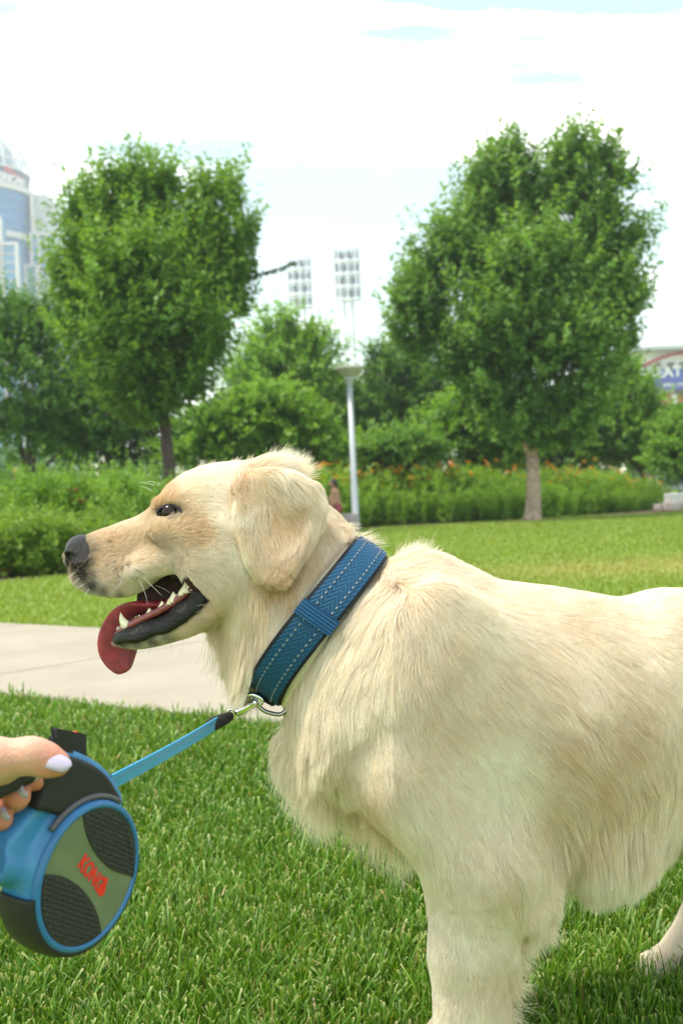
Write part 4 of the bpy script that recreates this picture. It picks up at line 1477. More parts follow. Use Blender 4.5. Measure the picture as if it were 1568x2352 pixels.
# ---- coat: hairs marched along the surface --------------------------------
# u, v, direction (u, v), length mm, lift
CTRL = np.array([
    (185, 1290, 1, -.1, 4, .25), (220, 1240, 1, -.3, 4, .2), (300, 1200, 1, -.35, 6, .2), (250, 1290, 1, .05, 5, .25), (300, 1330, 1, .2, 8, .25), (220, 1340, .8, .6, 6, .3),
    (350, 1240, 1, -.25, 7, .2), (375, 1130, .7, -.75, 8, .3), (360, 1180, .7, -.7, 6, .2), (430, 1090, 1, -.3, 12, .25), (390, 1300, 1, .1, 9, .2), (440, 1250, 1, .15, 10, .2), (450, 1150, 1, -.1, 11, .2),
    (450, 1295, 1, .25, 12, .2), (500, 1230, .95, .3, 14, .22), (500, 1330, .75, .65, 18, .25), (520, 1130, 1, .1, 14, .25), (520, 1065, 1, -.1, 17, .3), (590, 1055, 1, -.3, 24, .45),
    (640, 1060, .95, -.2, 22, .40), (690, 1085, .85, .3, 34, .4), (740, 1130, .8, .6, 34, .3), (800, 1180, .85, .5, 38, .3), (855, 1225, .9, .35, 42, .35),
    (300, 1480, 1, 0, 7, .3), (350, 1478, 1, -.1, 9, .3), (420, 1455, 1, .1, 12, .3), (470, 1420, .8, .6, 20, .25), (520, 1390, .2, 1, 42, .2),
    (505, 1440, -.05, 1, 65, .25), (560, 1450, -.12, 1, 75, .22), (540, 1530, -.15, 1, 70, .25), (600, 1540, -.2, 1, 45, .2), (620, 1420, -.05, 1, 50, .2), (680, 1340, .15, 1, 38, .22), (690, 1400, -.1, 1, 36, .2),
    (740, 1290, .15, 1, 34, .2), (790, 1230, .5, .85, 36, .2),
    # ear
    (552, 1115, -.25, 1, 26, .25), (545, 1180, .12, 1, 26, .22), (585, 1110, .0, 1, 30, .2), (640, 1100, .5, .85, 36, .22), (700, 1130, .65, .75, 34, .22), (600, 1200, .12, 1, 30, .18), (660, 1200, .3, .95, 32, .18),
    (720, 1190, .3, .95, 30, .25), (600, 1290, .1, 1, 20, .18), (650, 1300, -.05, 1, 16, .2), (630, 1335, .0, 1, 12, .25), (690, 1260, -.1, 1, 26, .22),
    # behind the collar
    (890, 1300, .25, .9, 50, .25), (915, 1270, .5, -.2, 32, .42), (955, 1258, .8, -.05, 34, .38), (1000, 1300, .8, .4, 36, .3), (870, 1380, -.25, .97, 62, .2), (830, 1460, -.5, .87, 70, .2),
    (900, 1500, -.15, 1, 60, .16), (780, 1560, -.4, .92, 72, .2), (720, 1640, -.3, .95, 72, .22), (660, 1700, .05, 1, 68, .2), (660, 1790, .1, 1, 68, .2), (700, 1860, .0, 1, 70, .22),
    (760, 1760, -.1, 1, 52, .18), (830, 1660, .1, 1, 44, .15), (790, 1840, -.1, .95, 38, .18), (840, 1730, .25, .95, 34, .14), (960, 1430, .25, 1, 40, .15), (1000, 1560, .4, .9, 30, .13), (940, 1640, .3, .95, 30, .13), (880, 1740, .45, .9, 26, .14), (850, 1800, .5, .85, 22, .15), (900, 1850, .5, .85, 22, .13),
    (1060, 1380, .7, .7, 34, .16), (1100, 1500, .75, .66, 36, .14), (1050, 1680, .55, .83, 27, .12), (960, 1800, .5, .86, 24, .12), (1150, 1750, .5, .86, 28, .12), (1200, 1600, .7, .7, 38, .15),
    (1050, 1900, .45, .9, 22, .12), (950, 1920, .5, .87, 22, .14), (1180, 1880, .45, .9, 26, .13), (1240, 1760, .6, .8, 36, .15),
    (1130, 1340, .95, .25, 32, .16), (1250, 1370, .95, .3, 36, .15), (1280, 1500, .72, .7, 46, .16), (1420, 1480, .75, .66, 48, .16), (1520, 1400, .95, .3, 38, .15), (1400, 1375, 1, .15, 34, .16),
    (1300, 1660, .75, .66, 52, .18), (1450, 1640, .68, .73, 52, .16), (1540, 1700, .45, .9, 54, .16), (1330, 1800, .75, .66, 54, .18), (1450, 1800, .55, .83, 56, .16), (1290, 1920, .5, .85, 62, .18),
    (1380, 1930, .25, .95, 72, .2), (1500, 1880, .0, 1, 78, .22), (1300, 2020, .15, 1, 60, .22), (1400, 2010, .05, 1, 82, .25), (1520, 1950, -.15, 1, 74, .25), (1240, 2040, .4, .9, 42, .2),
    (880, 1960, .1, 1, 44, .22), (960, 2000, .1, 1, 46, .22), (790, 1920, .0, 1, 44, .22),
    # legs
    (1010, 2020, .2, 1, 22, .14), (1080, 2010, .3, .95, 22, .14), (1020, 2090, .1, 1, 20, .14), (1100, 2100, .15, 1, 20, .14), (1060, 2180, .1, 1, 17, .15), (1100, 2270, .05, 1, 13, .18), (1010, 2300, .0, 1, 9, .2), (1150, 2150, .5, .85, 26, .25), (1150, 2350, .3, .95, 20, .3),
    (1130, 1985, .35, .93, 26, .2), (1200, 1990, .6, .8, 46, .3), (1220, 2060, .5, .85, 52, .35), (1195, 2170, .55, .8, 46, .45), (1190, 2320, .55, .8, 36, .5),
    (1040, 2420, .0, 1, 10, .2), (1040, 2520, -.4, .9, 9, .2), (1700, 1600, .3, .95, 40, .15), (1750, 1500, .6, .8, 44, .15), (1650, 1450, .8, .6, 40, .15), (1620, 2000, .3, .95, 22, .2), (1540, 2170, -.5, .8, 8, .2), (1900, 1600, .5, .85, 80, .3),
], float)

gu = np.arange(120, 2100, 9.0); gv = np.arange(1000, 2680, 9.0)
UU, VV = np.meshgrid(gu, gv, indexing='ij')
cd = CTRL[:, 2:4] / np.linalg.norm(CTRL[:, 2:4], axis=1, keepdims=True)
FIELD = idw(UU.ravel(), VV.ravel(), CTRL, np.concatenate([cd, CTRL[:, 4:6]], 1)).reshape(len(gu), len(gv), 4)


def field(U, V):
    a = np.clip((U - gu[0]) / 9, 0, len(gu) - 1.001); b = np.clip((V - gv[0]) / 9, 0, len(gv) - 1.001)
    i, j = a.astype(int), b.astype(int)
    a = (a - i)[:, None]; b = (b - j)[:, None]
    return (FIELD[i, j] * (1 - a) + FIELD[i + 1, j] * a) * (1 - b) + (FIELD[i, j + 1] * (1 - a) + FIELD[i + 1, j + 1] * a) * b


# collar frame (the coat makes room for it)
CC = dp(735, 1425)
CB = np.array((.575, .82, 0)); CB /= np.linalg.norm(CB)          # in-plane, towards the nape
CN = np.array((CB[1], -CB[0], 0))                                # along the neck, towards the shoulders
CRB, CRD, CW_ = .0985, .0905, .0195                              # half height, half width, half band width
CSH = .10                                                        # near side sits further forward


def collar_coords(P):
    q = P - CC
    b, n, d = q @ CB, q @ CN, q[:, 2]
    n = n - d * CSH - .010 * (1 - (b / CRB) ** 2) * 0
    rho = np.sqrt((b / CRB) ** 2 + (d / CRD) ** 2)
    return n, rho


rs = np.random.RandomState(11)
tri = np.concatenate([quads[:, [0, 1, 2]], quads[:, [0, 2, 3]]])
A, B, C = pts[tri[:, 0]], pts[tri[:, 1]], pts[tri[:, 2]]
area = np.linalg.norm(np.cross(B - A, C - A), axis=1) / 2
cen = (A + B + C) / 3
tu, tvv = proj_uv(cen)
dens = np.where((tu < 520) & (tvv < 1500), 1.7e6, 5.2e5)
dens = np.where((tu >= 520) & (tu < 760) & (tvv < 1600), 8.5e5, dens)
dens = np.where((tvv > 2000) & (tu < 1260), 8e5, dens)
nz = fgrad(cen)
dens = np.where(cen[:, 2] > .03, dens * .35, dens)
dens = np.where(tu > 1640, dens * .35, dens)
dens = np.where((cen[:, 1] < -.40) & (tu > 1300), 8e5, dens)
dens = dens * 1.35 * HAIR_DENSITY
cnt = rs.poisson(area * dens)
ti = np.repeat(np.arange(len(tri)), cnt)
r1, r2 = rs.rand(len(ti), 1), rs.rand(len(ti), 1)
sq = np.sqrt(r1)
roots = A[ti] * (1 - sq) + B[ti] * sq * (1 - r2) + C[ti] * sq * r2
U, V = proj_uv(roots)
# bare skin: mouth, nose leather, eye, under the collar
msd = poly_sd(U, V, MOUTH)
nrm = fgrad(roots)
bare = (msd < 0) & (np.abs(roots[:, 2]) < .055)
bare |= (((U - 178) / 27) ** 2 + ((V - 1264) / 30) ** 2 < 1)
bare |= (((U - 388) / 27) ** 2 + ((V - 1177) / 15) ** 2 < 1)
cn_, cr_ = collar_coords(roots)
bare |= (np.abs(cn_) < CW_ + .001) & (cr_ < 1.02)
keep = ~bare
roots, U, V, nrm = roots[keep], U[keep], V[keep], nrm[keep]
N = len(roots)
fl = field(U, V)
length = fl[:, 2] * np.where(U < 400, 1.35, 1.0) / 1000 * rs.uniform(.72, 1.08, N)
lift = fl[:, 3]
ear_sd = poly_sd(roots[:, 0], roots[:, 1], EARM)
NP = 7
step = length / (NP - 1)
PTS = np.zeros((N, NP, 3), np.float64)
PTS[:, 0] = roots - nrm * .0005
p = PTS[:, 0].copy()
nz1 = snoise(roots, 55, 3)
nz2 = snoise(roots, 160, 4)
earm = (ear_sd < .002).astype(float)[:, None]
jit = rs.normal(size=(N, 3)) * .075
for k in range(1, NP):
    t = k / (NP - 1)
    Uk, Vk = proj_uv(p)
    f_ = field(Uk, Vk)
    d = np.stack([f_[:, 0], -f_[:, 1], np.zeros(N)], 1)
    g = fgrad(p)
    # long hair follows gravity more and more
    lg = np.clip((length - .046) / .022, 0, 1)[:, None] * min(1.0, t * 1.6)
    d = d * (1 - .4 * lg) + np.array((0, -.6, 0)) * lg
    d += (nz1 * (.14 + .24 * earm) + nz2 * (.10 + .2 * earm) * t + jit) * (.5 + t)
    dn = np.einsum('ij,ij->i', d, g)[:, None]
    d -= g * np.where(dn > 0, dn * (1 - lg), dn)
    d /= np.linalg.norm(d, axis=1, keepdims=True) + 1e-9
    d += g * (lift * (1.1 - .5 * t))[:, None]
    d /= np.linalg.norm(d, axis=1, keepdims=True)
    p = p + d * step[:, None]
    # stay outside the body; not too far above it unless the hair hangs free
    f = fsample(p)
    h_lo = .0006 + .0035 * t
    push = np.where(f < h_lo, h_lo - f, 0)
    p = p + g * push[:, None]
    PTS[:, k] = p

# clumps: hairs of one lock lean towards its leader
from mathutils import kdtree
nc = max(50, N // 22)
ci = rs.choice(N, nc, replace=False)
kd = kdtree.KDTree(nc)
for j, i in enumerate(ci):
    kd.insert(roots[i] * 1.0, j)
kd.balance()
lead = np.fromiter((ci[kd.find(r)[1]] for r in roots), np.int64, N)
tt = np.linspace(0, 1, NP)[None, :, None]
cl = ((.14 + .34 * np.clip((length - .012) / .04, 0, 1)) * rs.uniform(.3, 1.15, N))[:, None, None]
same = (np.sign(roots[:, 2]) == np.sign(roots[lead][:, 2])) & (np.linalg.norm(roots - roots[lead], axis=1) < .014)
same &= ((ear_sd < 0) == (ear_sd[lead] < 0))
shift = (PTS[lead] - PTS) * tt ** 1.4 * cl * same[:, None, None]
PTS = PTS + shift
# long hair gathers again into bigger locks
nc2 = max(40, N // 170)
c2 = rs.choice(N, nc2, replace=False)
kd = kdtree.KDTree(nc2)
for j, i in enumerate(c2): kd.insert(roots[i], j)
kd.balance()
lead2 = np.fromiter((c2[kd.find(r)[1]] for r in roots), np.int64, N)
cl2 = ((.20 + .32 * np.clip((length - .042) / .012, 0, 1)) * np.clip((length - .026) / .03, 0, 1) * rs.uniform(.4, 1.1, N) * np.where(V > 1880, .45, 1.0))[:, None, None]
same2 = (np.sign(roots[:, 2]) == np.sign(roots[lead2][:, 2])) & (np.linalg.norm(roots - roots[lead2], axis=1) < .03) & ((ear_sd < 0) == (ear_sd[lead2] < 0))
PTS = PTS + (PTS[lead2] - PTS) * tt ** 1.6 * cl2 * same2[:, None, None]

# the coat stops at the collar: shorten hairs that would cross the band
for _ in range(4):
    n_, r_ = collar_coords(PTS.reshape(-1, 3))
    hit = ((np.abs(n_) < CW_ + .0015) & (r_ < 1.10)).reshape(N, NP)
    nape = roots @ CB > (CC @ CB + .06)
    hh_ = hit.any(1)
    first = np.where(hh_, hit.argmax(1), NP)
    frac = np.where(hh_, np.clip((first - .8) / (NP - 1), .08, 1), 1.0)
    frac = np.where(rs.rand(N) < .06, 1.0, frac)
    if not hh_.any(): break
    idx = np.linspace(0, 1, NP)[None, :] * frac[:, None] * (NP - 1)
    i0 = np.clip(idx.astype(int), 0, NP - 2)
    w = (idx - i0)[:, :, None]
    rr = np.arange(N)[:, None]
    PTS = PTS[rr, i0] * (1 - w) + PTS[rr, i0 + 1] * w

# nothing may stick through the eye or into the mouth opening
Ue, Ve = proj_uv(PTS[:, -1])
tv = idw(U, V, TAN, TAN[:, 2:3])
tv = np.clip(tv * (1 + .25 * nz1[:, :1]) + rs.normal(size=(N, 1)) * .10 + .05 * nz2[:, :1], 0, 1)
hc = CREAM[None] * (1 - tv) + GOLD[None] * tv
wh = np.clip(rs.rand(N, 1) * 1.2 - .45, 0, .7)
hc = hc * (1 - wh) + WHITE * wh
cvar = rs.uniform(.92, 1.05, N)
hc *= cvar[lead][:, None] * rs.uniform(.90, 1.08, (N, 1))
pg = pigment(U, V)[:, None]
pg = np.where(rs.rand(N, 1) < .25, pg * .35, pg)
hc = hc * (1 - pg) + DARK * pg
hc = np.clip(hc, .01, .95)

m_fur, nt_, b_ = new_mat('dog_coat')
_a = nt_.nodes.new('ShaderNodeAttribute'); _a.attribute_name = 'hcol'
_hi = nt_.nodes.new('ShaderNodeHairInfo')
_mx = nt_.nodes.new('ShaderNodeMix'); _mx.data_type = 'RGBA'; _mx.blend_type = 'MULTIPLY'
_mx.inputs[0].default_value = 1
_rp = nt_.nodes.new('ShaderNodeValToRGB')
_rp.color_ramp.elements[0].color = (.90, .84, .74, 1)
_rp.color_ramp.elements[1].color = (1.0, 1.0, 1.0, 1)
_rp.color_ramp.elements[1].position = .6
nt_.links.new(_hi.outputs['Intercept'], _rp.inputs[0])
nt_.links.new(_a.outputs['Color'], _mx.inputs[6])
nt_.links.new(_rp.outputs[0], _mx.inputs[7])
nt_.links.new(_mx.outputs[2], b_.inputs['Base Color'])
b_.inputs['Roughness'].default_value = .45
b_.inputs['Specular IOR Level'].default_value = .35
_tl = nt_.nodes.new('ShaderNodeBsdfTranslucent')
nt_.links.new(_mx.outputs[2], _tl.inputs['Color'])
_ms = nt_.nodes.new('ShaderNodeMixShader'); _ms.inputs[0].default_value = .30
nt_.links.new(b_.outputs[0], _ms.inputs[1]); nt_.links.new(_tl.outputs[0], _ms.inputs[2])
nt_.links.new(_ms.outputs[0], nt_.nodes['Material Output'].inputs['Surface'])


def hair_object(name, PTS, rad_root, rad_tip, cols, material, parent):
    n, m = PTS.shape[:2]
    h = bpy.data.hair_curves.new(name)
    h.add_curves([m] * n)
    W = d2w(PTS.reshape(-1, 3)).astype(np.float32)
    h.points.foreach_set('position', W.ravel())
    t = np.linspace(0, 1, m)[None, :]
    rad = (np.asarray(rad_root).reshape(-1, 1) * (1 - t ** 1.5) + np.asarray(rad_tip).reshape(-1, 1) * t ** 1.5)
    rad = np.broadcast_to(rad, (n, m)).astype(np.float32)
    h.points.foreach_set('radius', np.ascontiguousarray(rad).ravel())
    a = h.attributes.new('hcol', 'FLOAT_COLOR', 'CURVE')
    c4 = np.ones((n, 4), np.float32); c4[:, :3] = cols
    a.data.foreach_set('color', c4.ravel())
    h.materials.append(material)
    o = bpy.data.objects.new(name, h)
    COL.objects.link(o)
    o.parent = parent
    o.matrix_parent_inverse = world_of(parent).inverted()
    return o


# wisps and feathers that stand free of the body: (root line, direction, length, count, spread, d range)
rs = np.random.RandomState(23)
FR_ = [([(1215, 1990), (1222, 2060), (1200, 2140)], (.55, .83), .050, 900, .28, (-.10, -.06)), ([(1195, 2120), (1190, 2230), (1188, 2350)], (.72, .70), .040, 1100, .35, (-.095, -.06)),
       ([(540, 1112), (539, 1180), (556, 1250)], (.22, .97), .026, 260, .16, (-.085, -.065)), ([(694, 1780), (712, 1825), (738, 1848)], (-.14, 1), .062, 1100, .20, (-.05, .03)), ([(690, 1800), (760, 1830), (860, 1890), (960, 1950)], (.02, 1), .055, 1500, .22, (-.05, .05)), ([(672, 1720), (682, 1770), (700, 1810)], (-.08, 1), .060, 900, .22, (-.05, .03)),
       ([(682, 1640), (684, 1690), (690, 1740)], (-.22, .97), .045, 600, .28, (-.03, .03)), ([(672, 1640), (672, 1700), (684, 1760), (704, 1815)], (-.30, .95), .044, 1900, .34, (-.06, .03)), ([(500, 1440), (520, 1500), (575, 1560)], (-.22, .97), .055, 900, .22, (-.04, .03)),
       ([(1270, 1965), (1340, 1950), (1420, 1920), (1500, 1880), (1570, 1840)], (.0, 1), .058, 2200, .2, (-.07, .04)),
       ([(610, 1068), (640, 1066), (668, 1078), (690, 1095)], (.92, -.38), .024, 700, .36, (-.035, .03)), ([(905, 1285), (945, 1270), (985, 1282)], (.65, -.62), .022, 700, .40, (-.04, .04)),
       ([(800, 1175), (840, 1200), (860, 1220)], (.93, .30), .034, 500, .25, (-.04, .03)), ([(380, 1112), (440, 1080), (520, 1060), (600, 1055)], (.80, -.55), .012, 500, .35, (-.02, .02))]
EX_P, EX_U = [], []
for line, dr, ln, n_, spd, dd in FR_:
    L = np.array(line, float); x_ = np.linspace(0, 1, len(L))
    n_ = int(n_ * HAIR_DENSITY)
    nw = max(6, n_ // 14)
    wt, wd = rs.rand(nw), rs.uniform(*dd, nw)
    wa = rs.normal(size=nw) * spd; wl = rs.uniform(.55, 1.1, nw)
    for i in range(n_):
        k = rs.randint(nw)
        t = np.clip(wt[k] + rs.normal() * .012, 0, 1); dq = wd[k] + rs.normal() * .003
        u, v = np.interp(t, x_, L[:, 0]), np.interp(t, x_, L[:, 1])
        a = math.atan2(dr[1], dr[0]) + wa[k] + rs.normal() * .07
        l = ln * wl[k] * rs.uniform(.7, 1.1)
        q = dp(u + rs.normal() * 5, v + rs.normal() * 5, dq)
        curl = rs.normal() * .25 + (.30 if ln > .03 and dr[1] > .5 else 0) * (1 if math.cos(a) > 0 else -1)
        P_ = [q]
        for j in range(1, NP):
            aa = a + curl * (j / NP) ** 1.3 * (1 if True else 0)
            q = q + np.array((math.cos(aa), -math.sin(aa), wa[k] * .35)) * l / (NP - 1)
            P_.append(q)
        EX_P.append(P_); EX_U.append((u, v))
EX_P = np.array(EX_P)
EX_U = np.array(EX_U)
# pull the roots onto the skin
e0 = EX_P[:, 0].copy()
for _ in range(6):
    e0 = e0 - fgrad(e0) * np.clip(fsample(e0), -.02, .02)[:, None]
EX_P = EX_P + (e0 - EX_P[:, 0])[:, None]
PTS = np.concatenate([PTS, EX_P])
xt = idw(EX_U[:, 0], EX_U[:, 1], TAN, TAN[:, 2:3]) * .6
hc = np.concatenate([hc, np.clip((CREAM * (1 - xt) + GOLD * xt) * rs.uniform(.92, 1.08, (len(xt), 1)), 0, .95)])
U = np.concatenate([U, EX_U[:, 0]]); V = np.concatenate([V, EX_U[:, 1]])
N = len(PTS)
rr = np.where((U < 520) & (V < 1500), .00012, .00017)
fur = hair_object('fur', PTS, rr, rr * .3, hc, m_fur, dog)
print('hairs', N)
# ------------------------------------------------------------------ face of the dog
def P3(u, v, d): return dp(u, v, d)


def W1(p): return Vector(d2w(p)[0])


eye_d = (surf(388, 1152)[2] + surf(388, 1205)[2]) / 2
eye_c = np.array((*dp(388, 1178, eye_d)[:2], eye_d + .0085))
# lids follow the skin
lid_pts = []
for k in range(32):
    a = 2 * math.pi * k / 32
    sn_ = math.sin(a)
    du, dv = 28 * math.cos(a), (17 if sn_ > 0 else 13) * math.copysign(abs(sn_) ** 1.25, sn_)
    q = surf(390 + du * 1.2, 1178 - dv * 1.5)
    lid_pts.append(W1(dp(390 + du, 1178 - dv, min(q[2], eye_d + .004) - .0004)))

m_eye = mat('dog_eye', (.016, .008, .005), rough=.16, spec=.3)
m_black = mat('dog_black_skin', (.010, .008, .009), rough=.30, spec=.28, var=.4, scale=300, bump=.35, bscale=420)
for sg in (-1, 1):
    c = np.array((eye_c[0], eye_c[1], eye_c[2] * -sg)) if sg > 0 else eye_c
    b = MB()
    n = 20
    b.lathe([(max(1e-4, .0108 * math.sin(math.pi * i / 14)), -.0108 * math.cos(math.pi * i / 14)) for i in range(15)], 20, (0, 0, 0), (0, -1, 0))
    e = b.build('eye', m_eye, None, True)
    e.location = W1(c)
    e.parent = dog; e.matrix_parent_inverse = world_of(dog).inverted()
b = MB()
b.tube(lid_pts + [lid_pts[0]], [.0017 + .0008 * max(0, math.sin(2 * math.pi * k / 32)) for k in range(33)], 8, False)
b.build('eyelid', m_black, dog, True)

# nose leather, from its own small field
_body_grid = (VX, GX, GY, GD, FLD)
n0 = dp(185, 1266)
set_grid(n0[0] - .035, n0[0] + .035, n0[1] - .032, n0[1] + .032, -.030, .030, .0009)
NZ = lambda u, v, d=0: (*dp(u, v)[:2], d)
ellip(NZ(186, 1262), (.0165, .0155, .0190), .004)
ellip(NZ(200, 1250), (.0135, .0090, .0150), .006)
ellip(NZ(174, 1287), (.0085, .0110, .0110), .006)
for sg in (-1, 1):
    ellip(NZ(186, 1270, sg * .0125), (.0150, .0125, .0095), .004)
    ellip(NZ(169, 1279, sg * .0175), (.0078, .0056, .0095), .002, rot=-14, cut=True)
    ellip(NZ(179, 1285, sg * .0175), (.0090, .0020, .0050), .002, rot=25, cut=True)
ellip(NZ(152, 1280, 0), (.006, .016, .0010), .002, cut=True)
np_, nq_ = polygonise()
m_nose = mat('nose_leather', (.026, .023, .026), rough=.40, spec=.32, var=.25, scale=260, bump=.5, bscale=900)
mesh('nose', d2w(np_), nq_, m_nose, dog, smooth=True)
VX, GX, GY, GD, FLD = _body_grid

# tongue: a thick ribbon that leaves the mouth and turns as it hangs
SEC = [(480, 1358, .004, 0, .016, .006), (420, 1386, .004, 0, .021, .0075), (355, 1396, .004, 5, .0225, .0075), (318, 1394, .006, 18, .0205, .0070), (294, 1404, .010, 38, .0185, .0064),
       (276, 1426, .014, 56, .0180, .0058), (265, 1458, .016, 64, .0225, .0052), (266, 1490, .017, 66, .0245, .0046), (270, 1516, .017, 67, .0200, .0042), (278, 1536, .017, 66, .0135, .0036), (285, 1549, .017, 66, .0075, .0026)]
V_, F_ = [], []
n = 20
for i, (u, v, d, ph, hw, th) in enumerate(SEC):
    c = dp(u, v); c = np.array((c[0], c[1], d))
    nx = SEC[min(i + 1, len(SEC) - 1)]; pv = SEC[max(i - 1, 0)]
    t = dp(nx[0], nx[1]) - dp(pv[0], pv[1]); t[2] = nx[2] - pv[2]; t /= np.linalg.norm(t)
    w = np.array((math.sin(R(ph)), 0, math.cos(R(ph))))
    w -= t * (w @ t); w /= np.linalg.norm(w)
    up = np.cross(t, w)
    if i < 4 and up[1] < 0: up = -up
    if i and up @ last_up < 0: up = -up
    last_up = up
    for k in range(n):
        a = 2 * math.pi * k / n
        x, y = math.cos(a), math.sin(a)
        groove = -.0032 * math.exp(-(x / .2) ** 2) if y > 0 else 0
        wave = .0016 * math.sin(i * 1.1 + 2.5 * x)
        V_.append(c + w * hw * x + up * (th * y * (1 - .25 * x * x) + groove + wave + .004 * x * x))
for i in range(len(SEC) - 1):
    for k in range(n):
        F_.append((i * n + k, i * n + (k + 1) % n, (i + 1) * n + (k + 1) % n, (i + 1) * n + k))
F_.append(tuple(range(n))[::-1]); F_.append(tuple((len(SEC) - 1) * n + k for k in range(n)))
m_tongue = mat('tongue', (.33, .030, .052), rough=.28, spec=.5, coat=.25, var=.35, scale=90, bump=.5, bscale=1100, sss=.004)
mods(mesh('tongue', d2w(np.array(V_)), F_, m_tongue, dog, smooth=True), subsurf=2)

# far cheek seen through the open mouth
m_mouth = mat('mouth_skin', (.055, .008, .012), rough=.4, var=.4, scale=90, bump=.3)
LIN = [(318, 1352), (350, 1346), (400, 1322), (440, 1300), (470, 1300), (500, 1340), (490, 1385), (440, 1410), (380, 1436), (330, 1446), (310, 1410)]
nl = len(LIN)
V_ = [(*dp(u, v)[:2], .024) for u, v in LIN] + [(*dp(u, v)[:2], .040) for u, v in LIN]
F_ = [tuple(range(nl)), tuple(range(2 * nl - 1, nl - 1, -1))] + [(i, (i + 1) % nl, nl + (i + 1) % nl, nl + i) for i in range(nl)]
mods(mesh('mouth_lining', d2w(np.array(V_)), F_, m_mouth, dog), bevel=.004, seg=3)

# gums, lower lip
GUM = [(274, 1449, -.004), (284, 1445, -.012), (302, 1436, -.0170), (326, 1421, -.021), (350, 1410, -.0235), (378, 1397, -.0265), (411, 1377, -.031), (436, 1359, -.034), (452, 1343, -.035)]
m_gum = mat('gum', (.27, .065, .068), rough=.25, var=.2, scale=200, coat=.4, sss=.002)
for sg in (1, -1):
    b = MB()
    b.tube([W1((*dp(u, v)[:2], d * sg)) for u, v, d in GUM], [.0030, .0042, .0048, .0045, .0042, .0042, .0046, .0046, .003], 10)
    mods(b.build('gum', m_gum, dog, True), subsurf=1)
LIP = [(268, 1462, -.010), (284, 1461, -.018), (305, 1454, -.0225), (340, 1444, -.0275), (380, 1430, -.032), (415, 1411, -.0365), (445, 1389, -.041), (468, 1364, -.0450), (480, 1338, -.0465), (476, 1318, -.0450), (458, 1308, -.0415), (430, 1312, -.0370), (405, 1322, -.034)]
LR = [.0055, .0080, .0095, .0105, .0112, .0118, .0122, .0116, .0102, .0086, .0070, .0050, .003]
for sg in (1, -1):
    rs2 = np.random.RandomState(5)
    x_ = np.linspace(0, 1, len(LIP)); xx = np.linspace(0, 1, 60)
    L = np.array(LIP)
    ctr = np.stack([dense(x_, L[:, k], 60)[1] for k in range(3)], 1)
    rad = dense(x_, LR, 60)[1] * (1 + .10 * np.sin(xx * 46) * np.sin(xx * 17))
    ctr[:, 1] += 2.2 * np.sin(xx * 38) * (xx < .75)
    b = MB()
    b.tube([W1((*dp(u, v)[:2], d * sg)) for u, v, d in ctr], list(rad), 12, True, ((0, 1, 0), .55))
    mods(b.build('lip', m_black, dog, True), subsurf=1)

# teeth
m_tooth = mat('tooth', (.80, .70, .50), rough=.22, var=.12, scale=160, coat=.3)


def tooth(base, tip, d, wide, deep, bend=0.0):
    """one pointed tooth: base and tip in photo units"""
    b = MB()
    p0, p1 = np.array(base, float), np.array(tip, float)
    nrm_ = np.array((-(p1 - p0)[1], (p1 - p0)[0])); nrm_ /= np.linalg.norm(nrm_)
    pl, rl = [], []
    for i in range(7):
        t = i / 6
        q = p0 + (p1 - p0) * t + nrm_ * bend * math.sin(math.pi * t)
        pl.append(W1((*dp(*q)[:2], d)))
        rl.append(max(.0003, wide * (1 - t ** 1.5) ** .9))
    b.tube(pl, rl, 10, True, ((0, 1, 0), deep))
    return b


for sg in (1, -1):
    b = tooth((300, 1436), (284, 1404), -.0165 * sg, .0058, .8, -4); b.build('tooth', m_tooth, dog, True)
    for bs, tp, d, w in (((285, 1447), (281, 1434), -.0115, .0025), ((279, 1449), (274, 1437), -.0075, .0024), ((275, 1450), (270, 1440), -.0030, .0022), ((330, 1418), (327, 1408), -.0215, .0026)):
        tooth(bs, tp, d * sg, w, .9).build('tooth', m_tooth, dog, True)
    for (u, v, d, s_) in ((352, 1409, -.0235, 1.0), (381, 1395, -.0265, 1.15), (408, 1377, -.031, 1.35), (436, 1356, -.034, 1.5), (449, 1340, -.035, .8)):
        b = MB()
        for (o, h, w) in ((-.55, 9, .0040), (0.1, 16, .0050), (.75, 9, .0040)):
            t_ = tooth((u + o * 9 * s_, v + 2 - o * 5 * s_), (u + o * 9 * s_ - 2, v - h * s_ - o * 4 * s_), d * sg, w * s_ ** .7, .7)
            b.add(t_.v, t_.f)
        b.build('tooth', m_tooth, dog, True)

# whiskers, brow hairs and strays
WH = []
rs2 = np.random.RandomState(4)


def stray(u, v, pts_uv, wob=0.0):
    q = surf(u, v)
    ar = np.array([(u, v)] + list(pts_uv), float)
    x_ = np.linspace(0, 1, len(ar)); U_ = np.interp(np.linspace(0, 1, 7), x_, ar[:, 0]); V2 = np.interp(np.linspace(0, 1, 7), x_, ar[:, 1])
    if len(ar) == 3:
        t = np.linspace(0, 1, 7)
        U_ = (1 - t) ** 2 * ar[0, 0] + 2 * t * (1 - t) * ar[1, 0] + t * t * ar[2, 0]
        V2 = (1 - t) ** 2 * ar[0, 1] + 2 * t * (1 - t) * ar[1, 1] + t * t * ar[2, 1]
    WH.append([(*dp(a, b_, q[2])[:2], q[2] - .012 * k / 6) for k, (a, b_) in enumerate(zip(U_, V2))])


